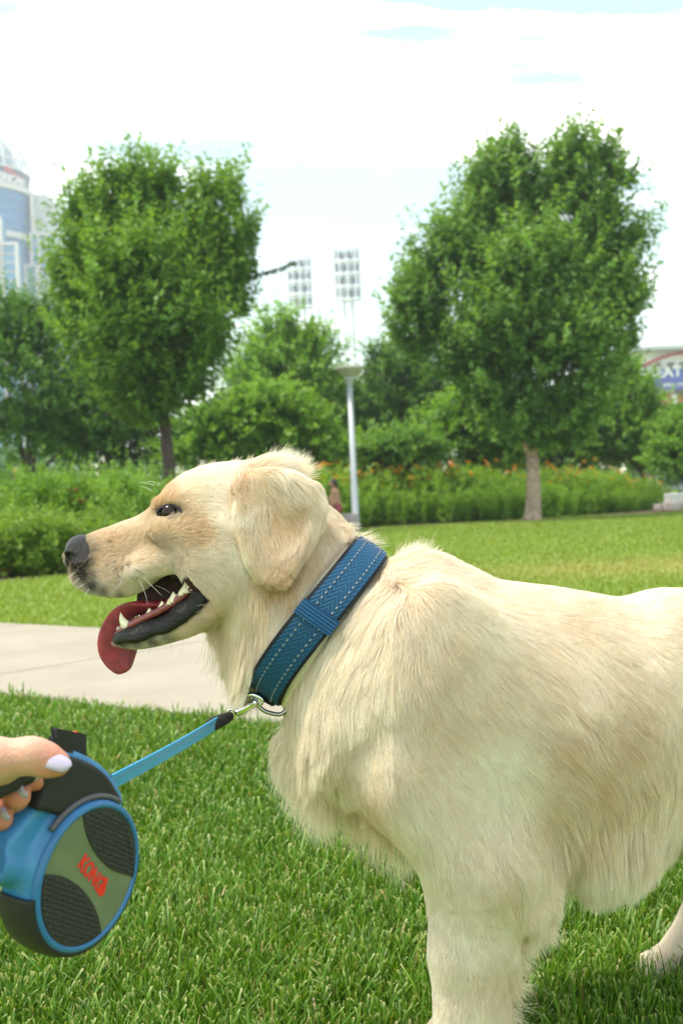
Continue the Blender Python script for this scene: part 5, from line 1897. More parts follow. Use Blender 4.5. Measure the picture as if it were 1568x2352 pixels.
for w in (((283, 1316), (284, 1345), (258, 1360)), ((320, 1314), (345, 1340), (376, 1366)), ((358, 1345), (385, 1352), (395, 1362)), ((312, 1320), (335, 1350), (344, 1385)),
          ((190, 1325), (180, 1330), (172, 1342)), ((200, 1338), (190, 1345), (178, 1352)), ((212, 1346), (203, 1356), (200, 1368)), ((176, 1312), (166, 1322), (160, 1326)),
          ((355, 1115), (340, 1108), (322, 1109)), ((350, 1128), (340, 1118), (325, 1118)), ((358, 1110), (350, 1104), (340, 1108)),
          ((300, 1484), (312, 1492), (330, 1498)), ((350, 1484), (345, 1500), (330, 1512)), ((420, 1468), (425, 1490), (412, 1508)), ((500, 1405), (480, 1390), (452, 1405)), ((505, 1400), (480, 1382), (455, 1390)), ((390, 1478), (400, 1495), (396, 1510))):
    stray(*w[0], w[1:])
WHA = np.array(WH)
hair_object('whisker_hair', WHA, [.00022] * len(WHA), [.00006] * len(WHA), np.full((len(WHA), 3), .85), m_fur, dog)
# ================================================================== collar
def band_point(th, n, out):
    """collar surface: th = angle round the neck (0 towards the nape, 90 towards the camera)"""
    c, s = math.cos(th), math.sin(th)
    q = CC + CB * (CRB + out) * c + np.array((0, 0, -1)) * (CRD + out) * s
    sh = -CSH * (CRD * s) + .0035 * math.sin(2 * th)
    return q + CN * (n + sh)


def band(name, w, o0, o1, m, parent, th0=0.0, th1=2 * math.pi, nth=128, nw=5, bulge=0.0):
    """a strip of webbing: closed ring (or piece) with thickness"""
    closed = abs(th1 - th0 - 2 * math.pi) < 1e-6
    prof = [(-w, o0)] + [(-w + 2 * w * i / nw, o1 + bulge * (1 - (2 * i / nw - 1) ** 2)) for i in range(nw + 1)] + [(w, o0)]
    k = len(prof)
    ths = [th0 + (th1 - th0) * i / nth for i in range(nth + (0 if closed else 1))]
    V_ = [band_point(t, n, o) for t in ths for n, o in prof]
    F_, uv = [], []
    m_ = len(ths)
    for i in range(m_ if closed else m_ - 1):
        j = (i + 1) % m_
        for a in range(k):
            b_ = (a + 1) % k
            F_.append((i * k + a, i * k + b_, j * k + b_, j * k + a))
    if not closed:
        F_.append(tuple(range(k))); F_.append(tuple((m_ - 1) * k + a for a in range(k))[::-1])
    o = mesh(name, d2w(np.array(V_)), F_, m, parent, smooth=False)
    # uv: metres along and across the strip
    ul = o.data.uv_layers.new(name='strip')
    arc = .098
    for p in o.data.polygons:
        for li, vi in zip(p.loop_indices, p.vertices):
            i, a = divmod(vi, k)
            t = ths[i]
            if closed and i == 0 and any(vv // k == m_ - 1 for vv in p.vertices): t = 2 * math.pi
            ul.data[li].uv = (t * arc, prof[a][0])
    return o


def weave_mat(name, c1, c2, kind):
    """woven webbing; relief and thread colour from the strip coordinates"""
    m, nt, b = new_mat(name)
    uv = nt.nodes.new('ShaderNodeUVMap'); uv.uv_map = 'strip'
    sp = nt.nodes.new('ShaderNodeSeparateXYZ')
    nt.links.new(uv.outputs[0], sp.inputs[0])
    M = lambda op, a, b=None: _math(op, a, b, nt)
    u, v = sp.outputs[0], sp.outputs[1]
    if kind == 'chevron':
        z = M('PINGPONG', M('ADD', v, .1), .0068)
        ph = M('ADD', M('MULTIPLY', u, 900.0), M('MULTIPLY', z, 1500.0))
    else:
        ph = M('MULTIPLY', u if kind == 'rib' else v, 1900.0)
    s = M('SINE', ph)
    f = M('ADD', M('MULTIPLY', s, .5), .5)
    mx = nt.nodes.new('ShaderNodeMix'); mx.data_type = 'RGBA'
    nt.links.new(f, mx.inputs[0])
    mx.inputs[6].default_value = (*c1, 1); mx.inputs[7].default_value = (*c2, 1)
    nt.links.new(mx.outputs[2], b.inputs['Base Color'])
    bp = nt.nodes.new('ShaderNodeBump'); bp.inputs['Strength'].default_value = .5; bp.inputs['Distance'].default_value = .0008
    nt.links.new(f, bp.inputs['Height']); nt.links.new(bp.outputs[0], b.inputs['Normal'])
    b.inputs['Roughness'].default_value = .55
    b.inputs['Specular IOR Level'].default_value = .25
    return m


m_web = weave_mat('blue_webbing', (.007, .048, .110), (.011, .076, .160), 'chevron')
m_loop = weave_mat('blue_loop_webbing', (.003, .030, .090), (.012, .085, .200), 'rib')
m_pad = mat('black_padding', (.010, .010, .013), rough=.8, var=.3, scale=400, bump=.3)
m_stitch = mat('grey_reflective_thread', (.20, .22, .24), rough=.5)
m_steel = mat('dark_steel', (.34, .33, .32), rough=.22, metal=1.0, var=.15, scale=200)
m_chrome = mat('chrome', (.72, .72, .72), rough=.12, metal=1.0, var=.1, scale=120)

collar = empty('dog_collar', W1(CC), label='blue herringbone webbing collar with grey stitching round the dog neck', cat='collar')
band('padding', .0205, -.012, .0012, m_pad, collar, nw=8, bulge=.0005)
band('webbing', .0170, -.004, .0038, m_web, collar, nw=8, bulge=.0006)
b = MB()
for row in (-.0088, .0098):
    n_d = 92
    for k in range(n_d):
        t = 2 * math.pi * k / n_d
        ps = [band_point(t + a, row + w, .0046 + o) for a in (-.0135, .0135) for w in (-.0008, .0008) for o in (-.0004, .0006)]
        ps = [W1(q) for q in ps]
        b.add(ps, [(0, 1, 3, 2), (4, 6, 7, 5), (0, 4, 5, 1), (2, 3, 7, 6), (1, 5, 7, 3), (0, 2, 6, 4)])
st = b.build('stitching', m_stitch, collar)
st['kind'] = 'stuff'
# keeper loop across the strap
tk = math.radians(85)
band('keeper_loop', .0220, .0045, .0066, m_loop, collar, tk - .085, tk + .085, 8, 8, .0008)
# lower strap end, dark inner loop and D ring
RING = [(568, 1536), (564, 1564), (572, 1592), (590, 1618), (614, 1636), (640, 1641), (659, 1630), (667, 1608), (662, 1580)]
x_ = np.linspace(0, 1, len(RING)); RG = np.array(RING, float)
ru, rv = dense(x_, RG[:, 0], 40)[1], dense(x_, RG[:, 1], 40)[1]
rp = [W1(dp(a, c, -.030 + .006 * i / 39)) for i, (a, c) in enumerate(zip(ru, rv))]
b = MB(); b.tube(rp + [W1(dp(616, 1556, -.022)), rp[0]], [.0024] * 42, 10, False)
b.build('d_ring', m_steel, collar, True)
band('ring_strap', .0120, .002, .0075, m_pad, collar, math.pi - .22, math.pi + .22, 10, 4, .001)
# ================================================================== retractable leash
LC = cs(204, 2012, .875)
E1 = np.array((.30108, .88347, .35894)); E2 = np.array((.41490, -.46027, .78486)); LN = np.cross(E1, E2)
SC = .942


def l2c(Q):
    Q = np.atleast_2d(Q)
    Q = np.asarray(Q, float) * SC
    return LC + Q[:, 0:1] * E1 + Q[:, 1:2] * E2 + Q[:, 2:3] * LN


def l2w(Q): return c2w(l2c(Q))


def lp(u, v, h=0.0):
    """point of the casing, in its own axes, at height h above the face and seen at u, v"""
    d = cs(u, v, 1.0)
    t = ((LC + LN * h * SC) @ LN) / (d @ LN)
    q = d * t - LC
    return np.array((q @ E1 / SC, q @ E2 / SC, h))


def extrude_sd(poly, h0, h1, r=.003, k=.004):
    """rounded plate with an outline in the plane of the casing"""
    P_ = np.array(poly)
    lo = np.array((*P_.min(0), h0)); hi = np.array((*P_.max(0), h1))
    s, X, Y, Z = sub(lo, hi, .012)
    d2 = poly_sd(np.broadcast_to(X[:, :, 0], (X.shape[0], Y.shape[1])), np.broadcast_to(Y[:, :, 0], (X.shape[0], Y.shape[1])), poly)[:, :, None] + r
    dz = np.abs(Z - (h0 + h1) / 2) - (h1 - h0) / 2 + r
    f = np.sqrt(np.maximum(d2, 0) ** 2 + np.maximum(dz, 0) ** 2) + np.minimum(np.maximum(d2, dz), 0) - r
    put(s, f.astype(np.float32), k)


def smooth_poly(pts_, n=6):
    """closed Catmull-Rom through the points"""
    P_ = np.array(pts_, float); out = []
    m = len(P_)
    for i in range(m):
        a, b_, c, d = P_[i - 1], P_[i], P_[(i + 1) % m], P_[(i + 2) % m]
        for j in range(n):
            t = j / n
            out.append(.5 * (2 * b_ + (c - a) * t + (2 * a - 5 * b_ + 4 * c - d) * t * t + (3 * b_ - a - 3 * c + d) * t ** 3))
    return out


m_blue = mat('blue_plastic', (.035, .190, .400), rough=.42, spec=.5, var=.08, scale=60, bump=.05, bscale=900)
m_grip = mat('black_rubber', (.014, .014, .015), rough=.62, spec=.4, var=.25, scale=200, bump=.12, bscale=1200)
m_trim = mat('dark_grey_trim', (.075, .072, .080), rough=.5, var=.1, scale=80)
m_plate = mat('olive_printed_plate', (.125, .155, .088), rough=.5, var=.14, scale=45, detail=6)
m_red = mat('red_print', (.66, .018, .015), rough=.5, var=.1, scale=200)

leash = empty('dog_leash', Vector(l2w((0, 0, -.02))[0]), label='blue and black retractable dog leash with round olive face, tape clipped to the collar', cat='leash')

# casing
set_grid(-.085, .095, -.085, .085, -.055, .012, .0013)
X, Y, Z = GX[:, None, None].astype(np.float32), GY[None, :, None].astype(np.float32), GD[None, None, :].astype(np.float32)
rr_ = np.sqrt(X * X + Y * Y)
dr, dz = rr_ - .0605 + .012, np.abs(Z + .0185) - .0195 + .012
FLD = (np.sqrt(np.maximum(dr, 0) ** 2 + np.maximum(dz, 0) ** 2) + np.minimum(np.maximum(dr, dz), 0) - .012).astype(np.float32)
GRIP = [(101, 1728), (150, 1733), (205, 1752), (240, 1776), (262, 1806), (279, 1845), (240, 1858), (200, 1880), (170, 1890), (150, 1878), (110, 1866), (86, 1857), (99, 1815)]
grip = [tuple(lp(u, v, -.006)[:2]) for u, v in GRIP]
core = [tuple(lp(u, v, -.012)[:2]) for u, v in [(60, 1716), (101, 1709), (150, 1717), (206, 1738), (243, 1764), (268, 1796), (284, 1845), (230, 1900), (120, 1960), (40, 1960), (24, 1933), (70, 1870), (84, 1850), (90, 1800), (60, 1760)]]
extrude_sd(smooth_poly(core, 5), -.030, -.011, .005, .006)
# spur that carries the lower end of the handle
c0 = lp(52, 1985, -.024); c1 = lp(-70, 1994, -.018)
cone(c0, c1, .0155, .0125, .010)
p_, q_ = polygonise()
mesh('casing', l2w(p_), q_, m_blue, leash, smooth=True)
# black bumper round the lower half
b = MB()
for i in range(61):
    a = R(62 + 178 * i / 60)
    b.v += [Vector((r_ * math.cos(a), r_ * math.sin(a), h)) for r_, h in ((.0575, .0003), (.0605, -.0015), (.0622, -.008), (.0628, -.020), (.0615, -.031), (.0565, -.0385))]
for i in range(60):
    for k in range(5):
        b.f.append((i * 6 + k, i * 6 + k + 1, i * 6 + 7 + k, i * 6 + 6 + k))
b.v = [Vector(x) for x in l2w(np.array([tuple(v) for v in b.v]))]
o = b.build('bumper', m_grip, leash, True)
md = o.modifiers.new('thickness', 'SOLIDIFY'); md.thickness = .0015; md.offset = -1
# ring round the face and the printed plate
m_ring = mat('blue_ring_plastic', (.020, .135, .320), rough=.38, var=.06, scale=60)
b = MB()
pr = [(.0528, .0004), (.0532, .0020), (.0545, .0030), (.0562, .0028), (.0582, .0012), (.0588, -.0015)]
for r_, h in pr:
    for k in range(96):
        a = 2 * math.pi * k / 96
        b.v.append(Vector((r_ * math.cos(a), r_ * math.sin(a), h)))
for i in range(len(pr) - 1):
    for k in range(96):
        b.f.append((i * 96 + k, i * 96 + (k + 1) % 96, (i + 1) * 96 + (k + 1) % 96, (i + 1) * 96 + k))
b.v = [Vector(x) for x in l2w(np.array([tuple(v) for v in b.v]))]
b.build('ring', m_ring, leash, True)
b = MB()
b.v = [Vector(x) for x in l2w(np.array([(.0531 * math.cos(2 * math.pi * k / 96), .0531 * math.sin(2 * math.pi * k / 96), .0012) for k in range(96)] + [(.0531 * math.cos(2 * math.pi * k / 96), .0531 * math.sin(2 * math.pi * k / 96), -.001) for k in range(96)]))]
b.f = [tuple(range(96))] + [(k, 96 + k, 96 + (k + 1) % 96, (k + 1) % 96) for k in range(96)]
plate = b.build('face_plate', m_plate, leash)

# rubber pads with raised scales
m_pad2, nt_, b_ = new_mat('black_scaled_rubber')
b_.inputs['Base Color'].default_value = (.016, .016, .017, 1); b_.inputs['Roughness'].default_value = .55
crop = lambda x, y: (x * .4027, 1578.8 + y * .4027)


def pad(inner, a_in, a_out):
    """pad between the ring and an inner curve (photo points, first to last)"""
    L = [lp(*crop(x, y))[:2] for x, y in inner]
    x_ = np.linspace(0, 1, len(L)); L = np.array(L)
    cu = np.stack([dense(x_, L[:, k], 24)[1] for k in (0, 1)], 1)
    t0, t1 = math.atan2(L[-1][1], L[-1][0]), math.atan2(L[0][1], L[0][0])
    dl_ = (t1 - t0 + math.pi) % (2 * math.pi) - math.pi
    t1 = t0 + dl_
    arc = [(.0526 * math.cos(t0 + (t1 - t0) * k / 30), .0526 * math.sin(t0 + (t1 - t0) * k / 30)) for k in range(31)]
    ol = [tuple(q) for q in cu] + arc
    n = len(ol)
    V_ = [(x, y, .0022) for x, y in ol] + [(x, y, .0010) for x, y in ol]
    F_ = [tuple(range(n)), tuple(range(2 * n - 1, n - 1, -1))] + [(i, (i + 1) % n, n + (i + 1) % n, n + i) for i in range(n)]
    o = mesh('rubber_pad', l2w(np.array(V_)), F_, m_pad2, leash)
    # raised scales
    b = MB()
    sp = .0040
    olp = [tuple(q) for q in ol]
    for i in range(-16, 17):
        for j in range(-16, 17):
            x, y = i * sp * .9, (j + .5 * (i % 2)) * sp
            if x * x + y * y > .0505 ** 2: continue
            if poly_sd(np.array([x]), np.array([y]), olp)[0] > -.0019: continue
            base = [(x + .0017 * math.cos(a), y + .0018 * math.sin(a), .0021) for a in [math.pi * k / 3 for k in range(6)]]
            topp = [(x + .0011 * math.cos(a) - .0003, y + .0012 * math.sin(a), .0030) for a in [math.pi * k / 3 for k in range(6)]]
            vs = l2w(np.array(base + topp))
            b.add(vs, [tuple(range(6, 12))] + [(k, (k + 1) % 6, 6 + (k + 1) % 6, 6 + k) for k in range(6)])
    s_ = b.build('rubber_scale', m_pad2, o)
    s_['kind'] = 'stuff'


pad([(466, 730), (480, 815), (520, 915), (575, 990), (645, 1045), (765, 1083)], 0, 1)
pad([(570, 1405), (553, 1310), (510, 1215), (440, 1130), (350, 1075), (243, 1063)], 0, 1)

# printed word and emblem
def text_mesh(name, body, size, m, to_world, parent, extrude=.0002, origin=(0, 0), sx=1.0, bold=0.0):
    cu = bpy.data.curves.new(name, 'FONT')
    cu.body = body; cu.size = size; cu.extrude = extrude; cu.align_x = 'CENTER'; cu.align_y = 'CENTER'; cu.offset = bold
    cu.resolution_u = 3
    tmp = bpy.data.objects.new(name, cu)
    COL.objects.link(tmp)
    dg = bpy.context.evaluated_depsgraph_get()
    me = bpy.data.meshes.new_from_object(tmp.evaluated_get(dg))
    bpy.data.objects.remove(tmp)
    co = np.empty(len(me.vertices) * 3, np.float32); me.vertices.foreach_get('co', co)
    co = co.reshape(-1, 3) * np.array((sx, 1, 1))
    fs = [tuple(p.vertices) for p in me.polygons]
    bpy.data.meshes.remove(me)
    return mesh(name, to_world(co), fs, m, parent)


k0, k1 = lp(*crop(475, 1012))[:2], lp(*crop(553, 1112))[:2]
tdir = (k1 - k0) / np.linalg.norm(k1 - k0)
tup = np.array((-tdir[1], tdir[0]))
if tup @ (lp(*crop(495, 975))[:2] - lp(*crop(450, 1045))[:2]) < 0: tup = -tup
tc = (k0 + k1) / 2


def t2w(co):
    q = tc + co[:, 0:1] * tdir + co[:, 1:2] * tup
    return l2w(np.column_stack([q, .0015 + co[:, 2]]))


tl = np.linalg.norm(k1 - k0)
text_mesh('printed_word', 'KONG', .0165, m_red, t2w, leash, sx=tl / (.0165 * 1.95), bold=.0006)
b = MB()
for cx, cy, rx in ((596, 1100, .0026), (586, 1126, .0033), (573, 1158, .0043)):
    q = lp(*crop(cx, cy))[:2]
    vs = [(q[0] + rx * math.cos(a), q[1] + rx * math.sin(a), h) for h in (.0016 + .0001 * rx / .004, .0010) for a in [2 * math.pi * k / 16 for k in range(16)]]
    b.add(l2w(np.array(vs)), [tuple(range(16))] + [(k, 16 + k, 16 + (k + 1) % 16, (k + 1) % 16) for k in range(16)])
b.build('printed_emblem', m_red, leash)

# grip cheek with its grey edge
set_grid(-.085, .115, -.085, .085, -.045, .012, .0013)
extrude_sd(smooth_poly(grip, 5), -.018, -.0035, .004, .004)
# keep clear of the ring
X, Y, Z = GX[:, None, None].astype(np.float32), GY[None, :, None].astype(np.float32), GD[None, None, :].astype(np.float32)
FLD = np.maximum(FLD, -(np.sqrt(X * X + Y * Y) - .0600) + 0 * Z).astype(np.float32)
p_, q_ = polygonise()
mesh('grip', l2w(p_), q_, m_grip, leash, smooth=True)
b = MB()
arcp = []
for i in range(31):
    a0, a1 = math.atan2(*lp(282, 1842)[1::-1]), math.atan2(*lp(88, 1862)[1::-1])
    a = a0 + (a1 - a0) * i / 30
    arcp.append(Vector(l2w(np.array((.0612 * math.cos(a), .0612 * math.sin(a), -.0035)))[0]))
b.tube(arcp, [.0024] * 31, 8)
b.build('trim', m_trim, leash, True)
# brake buttons
for pl, h0, h1 in (([(133, 1675), (150, 1680), (172, 1684), (197, 1689), (198, 1745), (134, 1725)], -.026, -.020), ([(124, 1696), (146, 1700), (167, 1713), (167, 1728), (124, 1718)], -.016, -.0115)):
    L = [lp(u, v, h1)[:2] for u, v in pl]
    n = len(L)
    V_ = [(x, y, h1) for x, y in L] + [(x, y, h0) for x, y in L]
    F_ = [tuple(range(n)), tuple(range(2 * n - 1, n - 1, -1))] + [(i, (i + 1) % n, n + (i + 1) % n, n + i) for i in range(n)]
    mods(mesh('brake_button', l2w(np.array(V_)), F_, m_grip, leash), bevel=.0009, seg=2)
q = lp(174, 1684, -.0225)
b = MB(); b.lathe([(.0002, -.001), (.0022, -.0008), (.0024, .0004), (.0014, .0012), (.0002, .0014)], 12, tuple(l2w(q)[0]), tuple(np.array(l2w(q + np.array((.01, 0, 0)))[0]) - np.array(l2w(q)[0])))
b.build('indicator', m_red, leash, True)
# handle loop
hp = [(112, 1752, -.016), (60, 1772, -.016), (5, 1800, -.016), (-60, 1835, -.016), (-118, 1880, -.016), (-140, 1930, -.016), (-118, 1972, -.016), (-85, 1990, -.016), (-62, 1993, -.016)]
b = MB()
b.tube([Vector(l2w(lp(*h))[0]) for h in hp], [.0095, .0090, .0090, .0092, .0092, .0095, .011, .0125, .0125], 14, True)
mods(b.build('handle', m_grip, leash, True), subsurf=1)

# tape: woven ribbon from the casing to the clip
T0, T1 = lp(250, 1800, -.020), None
tA = l2c(T0)[0]
tB = cs(505, 1657, 1.262)
m_tape, nt_, b_ = new_mat('blue_leash_tape')
uv_ = nt_.nodes.new('ShaderNodeUVMap'); uv_.uv_map = 'strip'
sp_ = nt_.nodes.new('ShaderNodeSeparateXYZ'); nt_.links.new(uv_.outputs[0], sp_.inputs[0])
sn = _math('SINE', _math('MULTIPLY', sp_.outputs[0], 2600.0), None, nt_)
mx_ = nt_.nodes.new('ShaderNodeMix'); mx_.data_type = 'RGBA'
nt_.links.new(_math('ADD', _math('MULTIPLY', sn, .3, nt_), .5, nt_), mx_.inputs[0])
mx_.inputs[6].default_value = (.030, .240, .520, 1); mx_.inputs[7].default_value = (.060, .340, .640, 1)
nt_.links.new(mx_.outputs[2], b_.inputs['Base Color']); b_.inputs['Roughness'].default_value = .5
V_, F_ = [], []
NS = 40
wd0 = np.array((.30, .94, -.15)); wd1 = np.array((.10, .98, -.10))
for i in range(NS + 1):
    t = i / NS
    c = tA + (tB - tA) * t + np.array((0, -.0015 * math.sin(math.pi * t), 0))
    ax = (tB - tA) / np.linalg.norm(tB - tA)
    w = wd0 * (1 - t) + wd1 * t
    w = w - ax * (w @ ax); w /= np.linalg.norm(w)
    nn = np.cross(ax, w)
    hw = .0071 - .0004 * t
    V_ += [c - w * hw + nn * .0006, c + w * hw + nn * .0006, c + w * hw - nn * .0006, c - w * hw - nn * .0006]
for i in range(NS):
    for k in range(4):
        F_.append((i * 4 + k, i * 4 + (k + 1) % 4, i * 4 + 4 + (k + 1) % 4, i * 4 + 4 + k))
tape = mesh('tape', c2w(np.array(V_)), F_, m_tape, leash)
ul = tape.data.uv_layers.new(name='strip')
for p in tape.data.polygons:
    for li, vi in zip(p.loop_indices, p.vertices):
        ul.data[li].uv = (vi // 4 * .01, vi % 4)
b = MB()
for i in range(70):                                       # pale stitching along the tape
    t0, t1 = i / 70, (i + .5) / 70
    for t in (t0,):
        c = [tA + (tB - tA) * q + np.array((0, -.0015 * math.sin(math.pi * q), 0)) for q in (t0, t1)]
        ax = (tB - tA) / np.linalg.norm(tB - tA)
        w = wd0 * (1 - t) + wd1 * t; w = w - ax * (w @ ax); w /= np.linalg.norm(w); nn = np.cross(ax, w)
        if nn[2] > 0: nn = -nn
        vs = [cc + w * (.0022 + s_) + nn * h for cc in c for s_ in (-.0004, .0004) for h in (.0006, .0010)]
        b.add(c2w(np.array(vs)), [(0, 1, 3, 2), (4, 6, 7, 5), (0, 4, 5, 1), (2, 3, 7, 6), (1, 5, 7, 3), (0, 2, 6, 4)])
o = b.build('stitching', m_stitch, leash); o['kind'] = 'stuff'

# rubber sleeve and snap hook
sA, sB = at(480, 1668, 1.240), at(534, 1643, 1.272)
b = MB()
b.tube([sA + (sB - sA) * t for t in (0, .04, .3, .6, .9, 1)], [.0060, .0072, .0074, .0070, .0052, .0042], 16, True, (tuple((CAM_M.to_3x3() @ Vector((0, 0, 1)))), .8))
mods(b.build('sleeve', m_grip, leash, True), subsurf=1)
hk = lambda u, v, d=0.0: at(u, v, 1.274 + d)
clip = MB()
clip.tube([hk(538, 1640), hk(550, 1633), hk(566, 1624), hk(582, 1615), hk(594, 1609)], [.0046, .0056, .0052, .0050, .0042], 14)
o = clip.build('clip_body', m_chrome, leash, True)
mods(o, subsurf=1)
b = MB()
b.tube([hk(532 + 10 * math.cos(a) * .9, 1641 + 12 * math.sin(a), .003 * math.sin(a)) for a in [2 * math.pi * k / 16 for k in range(17)]], [.0014] * 17, 8, False)
b.build('swivel', m_chrome, leash, True)
b = MB()
hkp = [(556, 1622), (548, 1608), (556, 1597), (574, 1594), (592, 1598), (604, 1606), (603, 1616), (592, 1620)]
b.tube([hk(u, v, .002) for u, v in hkp], [.0026, .0030, .0031, .0031, .0031, .0030, .0027, .0022], 10)
mods(b.build('clip_hook', m_chrome, leash, True), subsurf=1)
b = MB()
b.tube([hk(578, 1617, -.005), hk(577, 1617, -.0085)], [.0022, .0020], 12)
b.build('clip_thumb_stud', m_chrome, leash, True)
# ================================================================== the hand that holds the leash
hand = empty('person', Vector(c2w(cs(-60, 1830, .84))[0]), label='hand with long pale lilac nails gripping the black leash handle', cat='person')
H = lambda u, v, D: cs(u, v, D)
lo_, hi_ = H(-330, 2030, .84), H(190, 1640, .84)
set_grid(lo_[0], hi_[0], lo_[1], hi_[1], .735, .95, .0014)


def chain(P_, r, k=.004):
    for a_, b_, ra, rb in zip(P_[:-1], P_[1:], r[:-1], r[1:]):
        cone(a_, b_, ra, rb, k)


# palm behind the handle, wrist
chain([H(-300, 1900, .80), H(-200, 1850, .835), H(-130, 1820, .855), H(-75, 1800, .865)], [.030, .029, .028, .024], .02)
ellip(H(-150, 1870, .870), (.034, .034, .014), .018)
# thumb: metacarpal, two phalanges
chain([H(-210, 1810, .815), H(-95, 1765, .802), H(-12, 1742, .800), H(72, 1736, .803), H(112, 1746, .806), H(136, 1753, .808)], [.026, .0182, .0122, .0106, .0088, .0064], .010)
ellip(H(70, 1722, .803), (.010, .005, .008), .006)
ellip(H(118, 1756, .805), (.0115, .0070, .0080), .005)
ellip(H(-40, 1765, .812), (.024, .014, .014), .014)
# four fingers come round the handle from behind
FIN = [[(-60, 1760, .885), (5, 1765, .888), (50, 1778, .872), (78, 1788, .850), (84, 1790, .838)], [(-95, 1795, .885), (-45, 1815, .888), (5, 1832, .866), (34, 1832, .840), (42, 1829, .828)],
       [(-130, 1840, .882), (-85, 1862, .885), (-35, 1882, .862), (-6, 1882, .838), (3, 1880, .828)], [(-165, 1885, .876), (-125, 1908, .878), (-80, 1925, .858), (-52, 1928, .838), (-44, 1926, .830)]]
FR = [[.0115, .0105, .0095, .0088, .0078], [.012, .0112, .0104, .0098, .0088], [.0115, .0108, .0100, .0094, .0084], [.0100, .0092, .0086, .0080, .0070]]
for fp, fr in zip(FIN, FR):
    chain([H(*q) for q in fp], fr, .0035)
p_, q_ = polygonise()
m_skin2, nt_, b_ = new_mat('hand_skin')
tc_ = nt_.nodes.new('ShaderNodeTexCoord')
n_ = nt_.nodes.new('ShaderNodeTexNoise'); n_.inputs['Scale'].default_value = 45; n_.inputs['Detail'].default_value = 4
nt_.links.new(tc_.outputs['Object'], n_.inputs['Vector'])
a_ = nt_.nodes.new('ShaderNodeAttribute'); a_.attribute_name = 'col'
r_ = nt_.nodes.new('ShaderNodeMix'); r_.data_type = 'RGBA'; r_.blend_type = 'MULTIPLY'; r_.inputs[0].default_value = .5
nt_.links.new(a_.outputs['Color'], r_.inputs[6]); nt_.links.new(n_.outputs['Color'], r_.inputs[7])
r2 = nt_.nodes.new('ShaderNodeMix'); r2.data_type = 'RGBA'; r2.inputs[0].default_value = .82
nt_.links.new(r_.outputs[2], r2.inputs[6]); nt_.links.new(a_.outputs['Color'], r2.inputs[7])
nt_.links.new(r2.outputs[2], b_.inputs['Base Color'])
b_.inputs['Roughness'].default_value = .5; b_.inputs['Specular IOR Level'].default_value = .35
b_.inputs['Subsurface Weight'].default_value = 1; b_.inputs['Subsurface Radius'].default_value = (1, .35, .2); b_.inputs['Subsurface Scale'].default_value = .002
w_ = nt_.nodes.new('ShaderNodeTexNoise'); w_.inputs['Scale'].default_value = 420; w_.inputs['Detail'].default_value = 3
nt_.links.new(tc_.outputs['Object'], w_.inputs['Vector'])
bp_ = nt_.nodes.new('ShaderNodeBump'); bp_.inputs['Strength'].default_value = .45; bp_.inputs['Distance'].default_value = .002
nt_.links.new(w_.outputs['Fac'], bp_.inputs['Height']); nt_.links.new(bp_.outputs[0], b_.inputs['Normal'])
hb = mesh('hand', c2w(p_), q_, m_skin2, hand, smooth=True)
# fingertips and knuckles are rosier
tips = np.array([H(*FIN[i][4]) for i in range(4)] + [H(136, 1758, .806)])
dmin = np.min(np.linalg.norm(p_[:, None] - tips[None], axis=2), axis=1)
w = np.clip(1 - (dmin - .006) / .016, 0, 1)[:, None]
vcol(hb, np.array((.56, .325, .235)) * (1 - w) + np.array((.54, .20, .13)) * w)

m_nail = mat('lilac_nail_varnish', (.38, .33, .45), rough=.18, coat=1.0, var=.03, scale=60)


def nail(c, t, nrm, L, W, name='nail'):
    """curved plate on a fingertip: centre, direction of growth, outward normal (camera space)"""
    t = np.array(t, float); t /= np.linalg.norm(t)
    nrm = np.array(nrm, float); nrm -= t * (nrm @ t); nrm /= np.linalg.norm(nrm)
    w = np.cross(t, nrm)
    V_, F_ = [], []
    nu, nv = 12, 10
    for layer in (0.0, -.0009):
        for i in range(nu + 1):
            s = -1 + 2 * i / nu
            half = W / 2 * (1 - max(0, (s - .15) / .85) ** 2.6 * .72) * (1 - max(0, (-s - .6) / .4) ** 2 * .35)
            for j in range(nv + 1):
                a = -1 + 2 * j / nv
                cur = -(abs(a) ** 2) * W * .24 * (half * 2 / W) - .0010 * s * s
                V_.append(np.array(c) + t * (s * L / 2 - .0012 * a * a * (1 if s > .9 else 0)) + w * (a * half) + nrm * (cur + layer))
    m = (nu + 1) * (nv + 1)
    for lay in (0, 1):
        for i in range(nu):
            for j in range(nv):
                q = [lay * m + i * (nv + 1) + j, lay * m + i * (nv + 1) + j + 1, lay * m + (i + 1) * (nv + 1) + j + 1, lay * m + (i + 1) * (nv + 1) + j]
                F_.append(tuple(q if lay else q[::-1]))
    rim = [j for j in range(nv + 1)] + [i * (nv + 1) + nv for i in range(1, nu + 1)] + [nu * (nv + 1) + j for j in range(nv - 1, -1, -1)] + [i * (nv + 1) for i in range(nu - 1, 0, -1)]
    for a_, b_ in zip(rim, rim[1:] + rim[:1]):
        F_.append((a_, b_, b_ + m, a_ + m))
    mesh(name, c2w(np.array(V_)), F_, m_nail, hand, smooth=True)


nail(H(133, 1746, .7955), (.90, -.30, .06), (.18, .62, -.76), .0200, .0125)
nail(H(44, 1823, .8195), (.55, .35, -.55), (.12, .10, -1), .0115, .0105)
nail(H(90, 1785, .8305), (.25, .80, -.35), (.85, -.05, -.55), .0110, .0090)
nail(H(4, 1874, .8195), (.55, .35, -.55), (.05, .10, -1), .0110, .0100)
nail(H(-42, 1920, .823), (.55, .35, -.55), (.05, .10, -1), .0095, .0085)
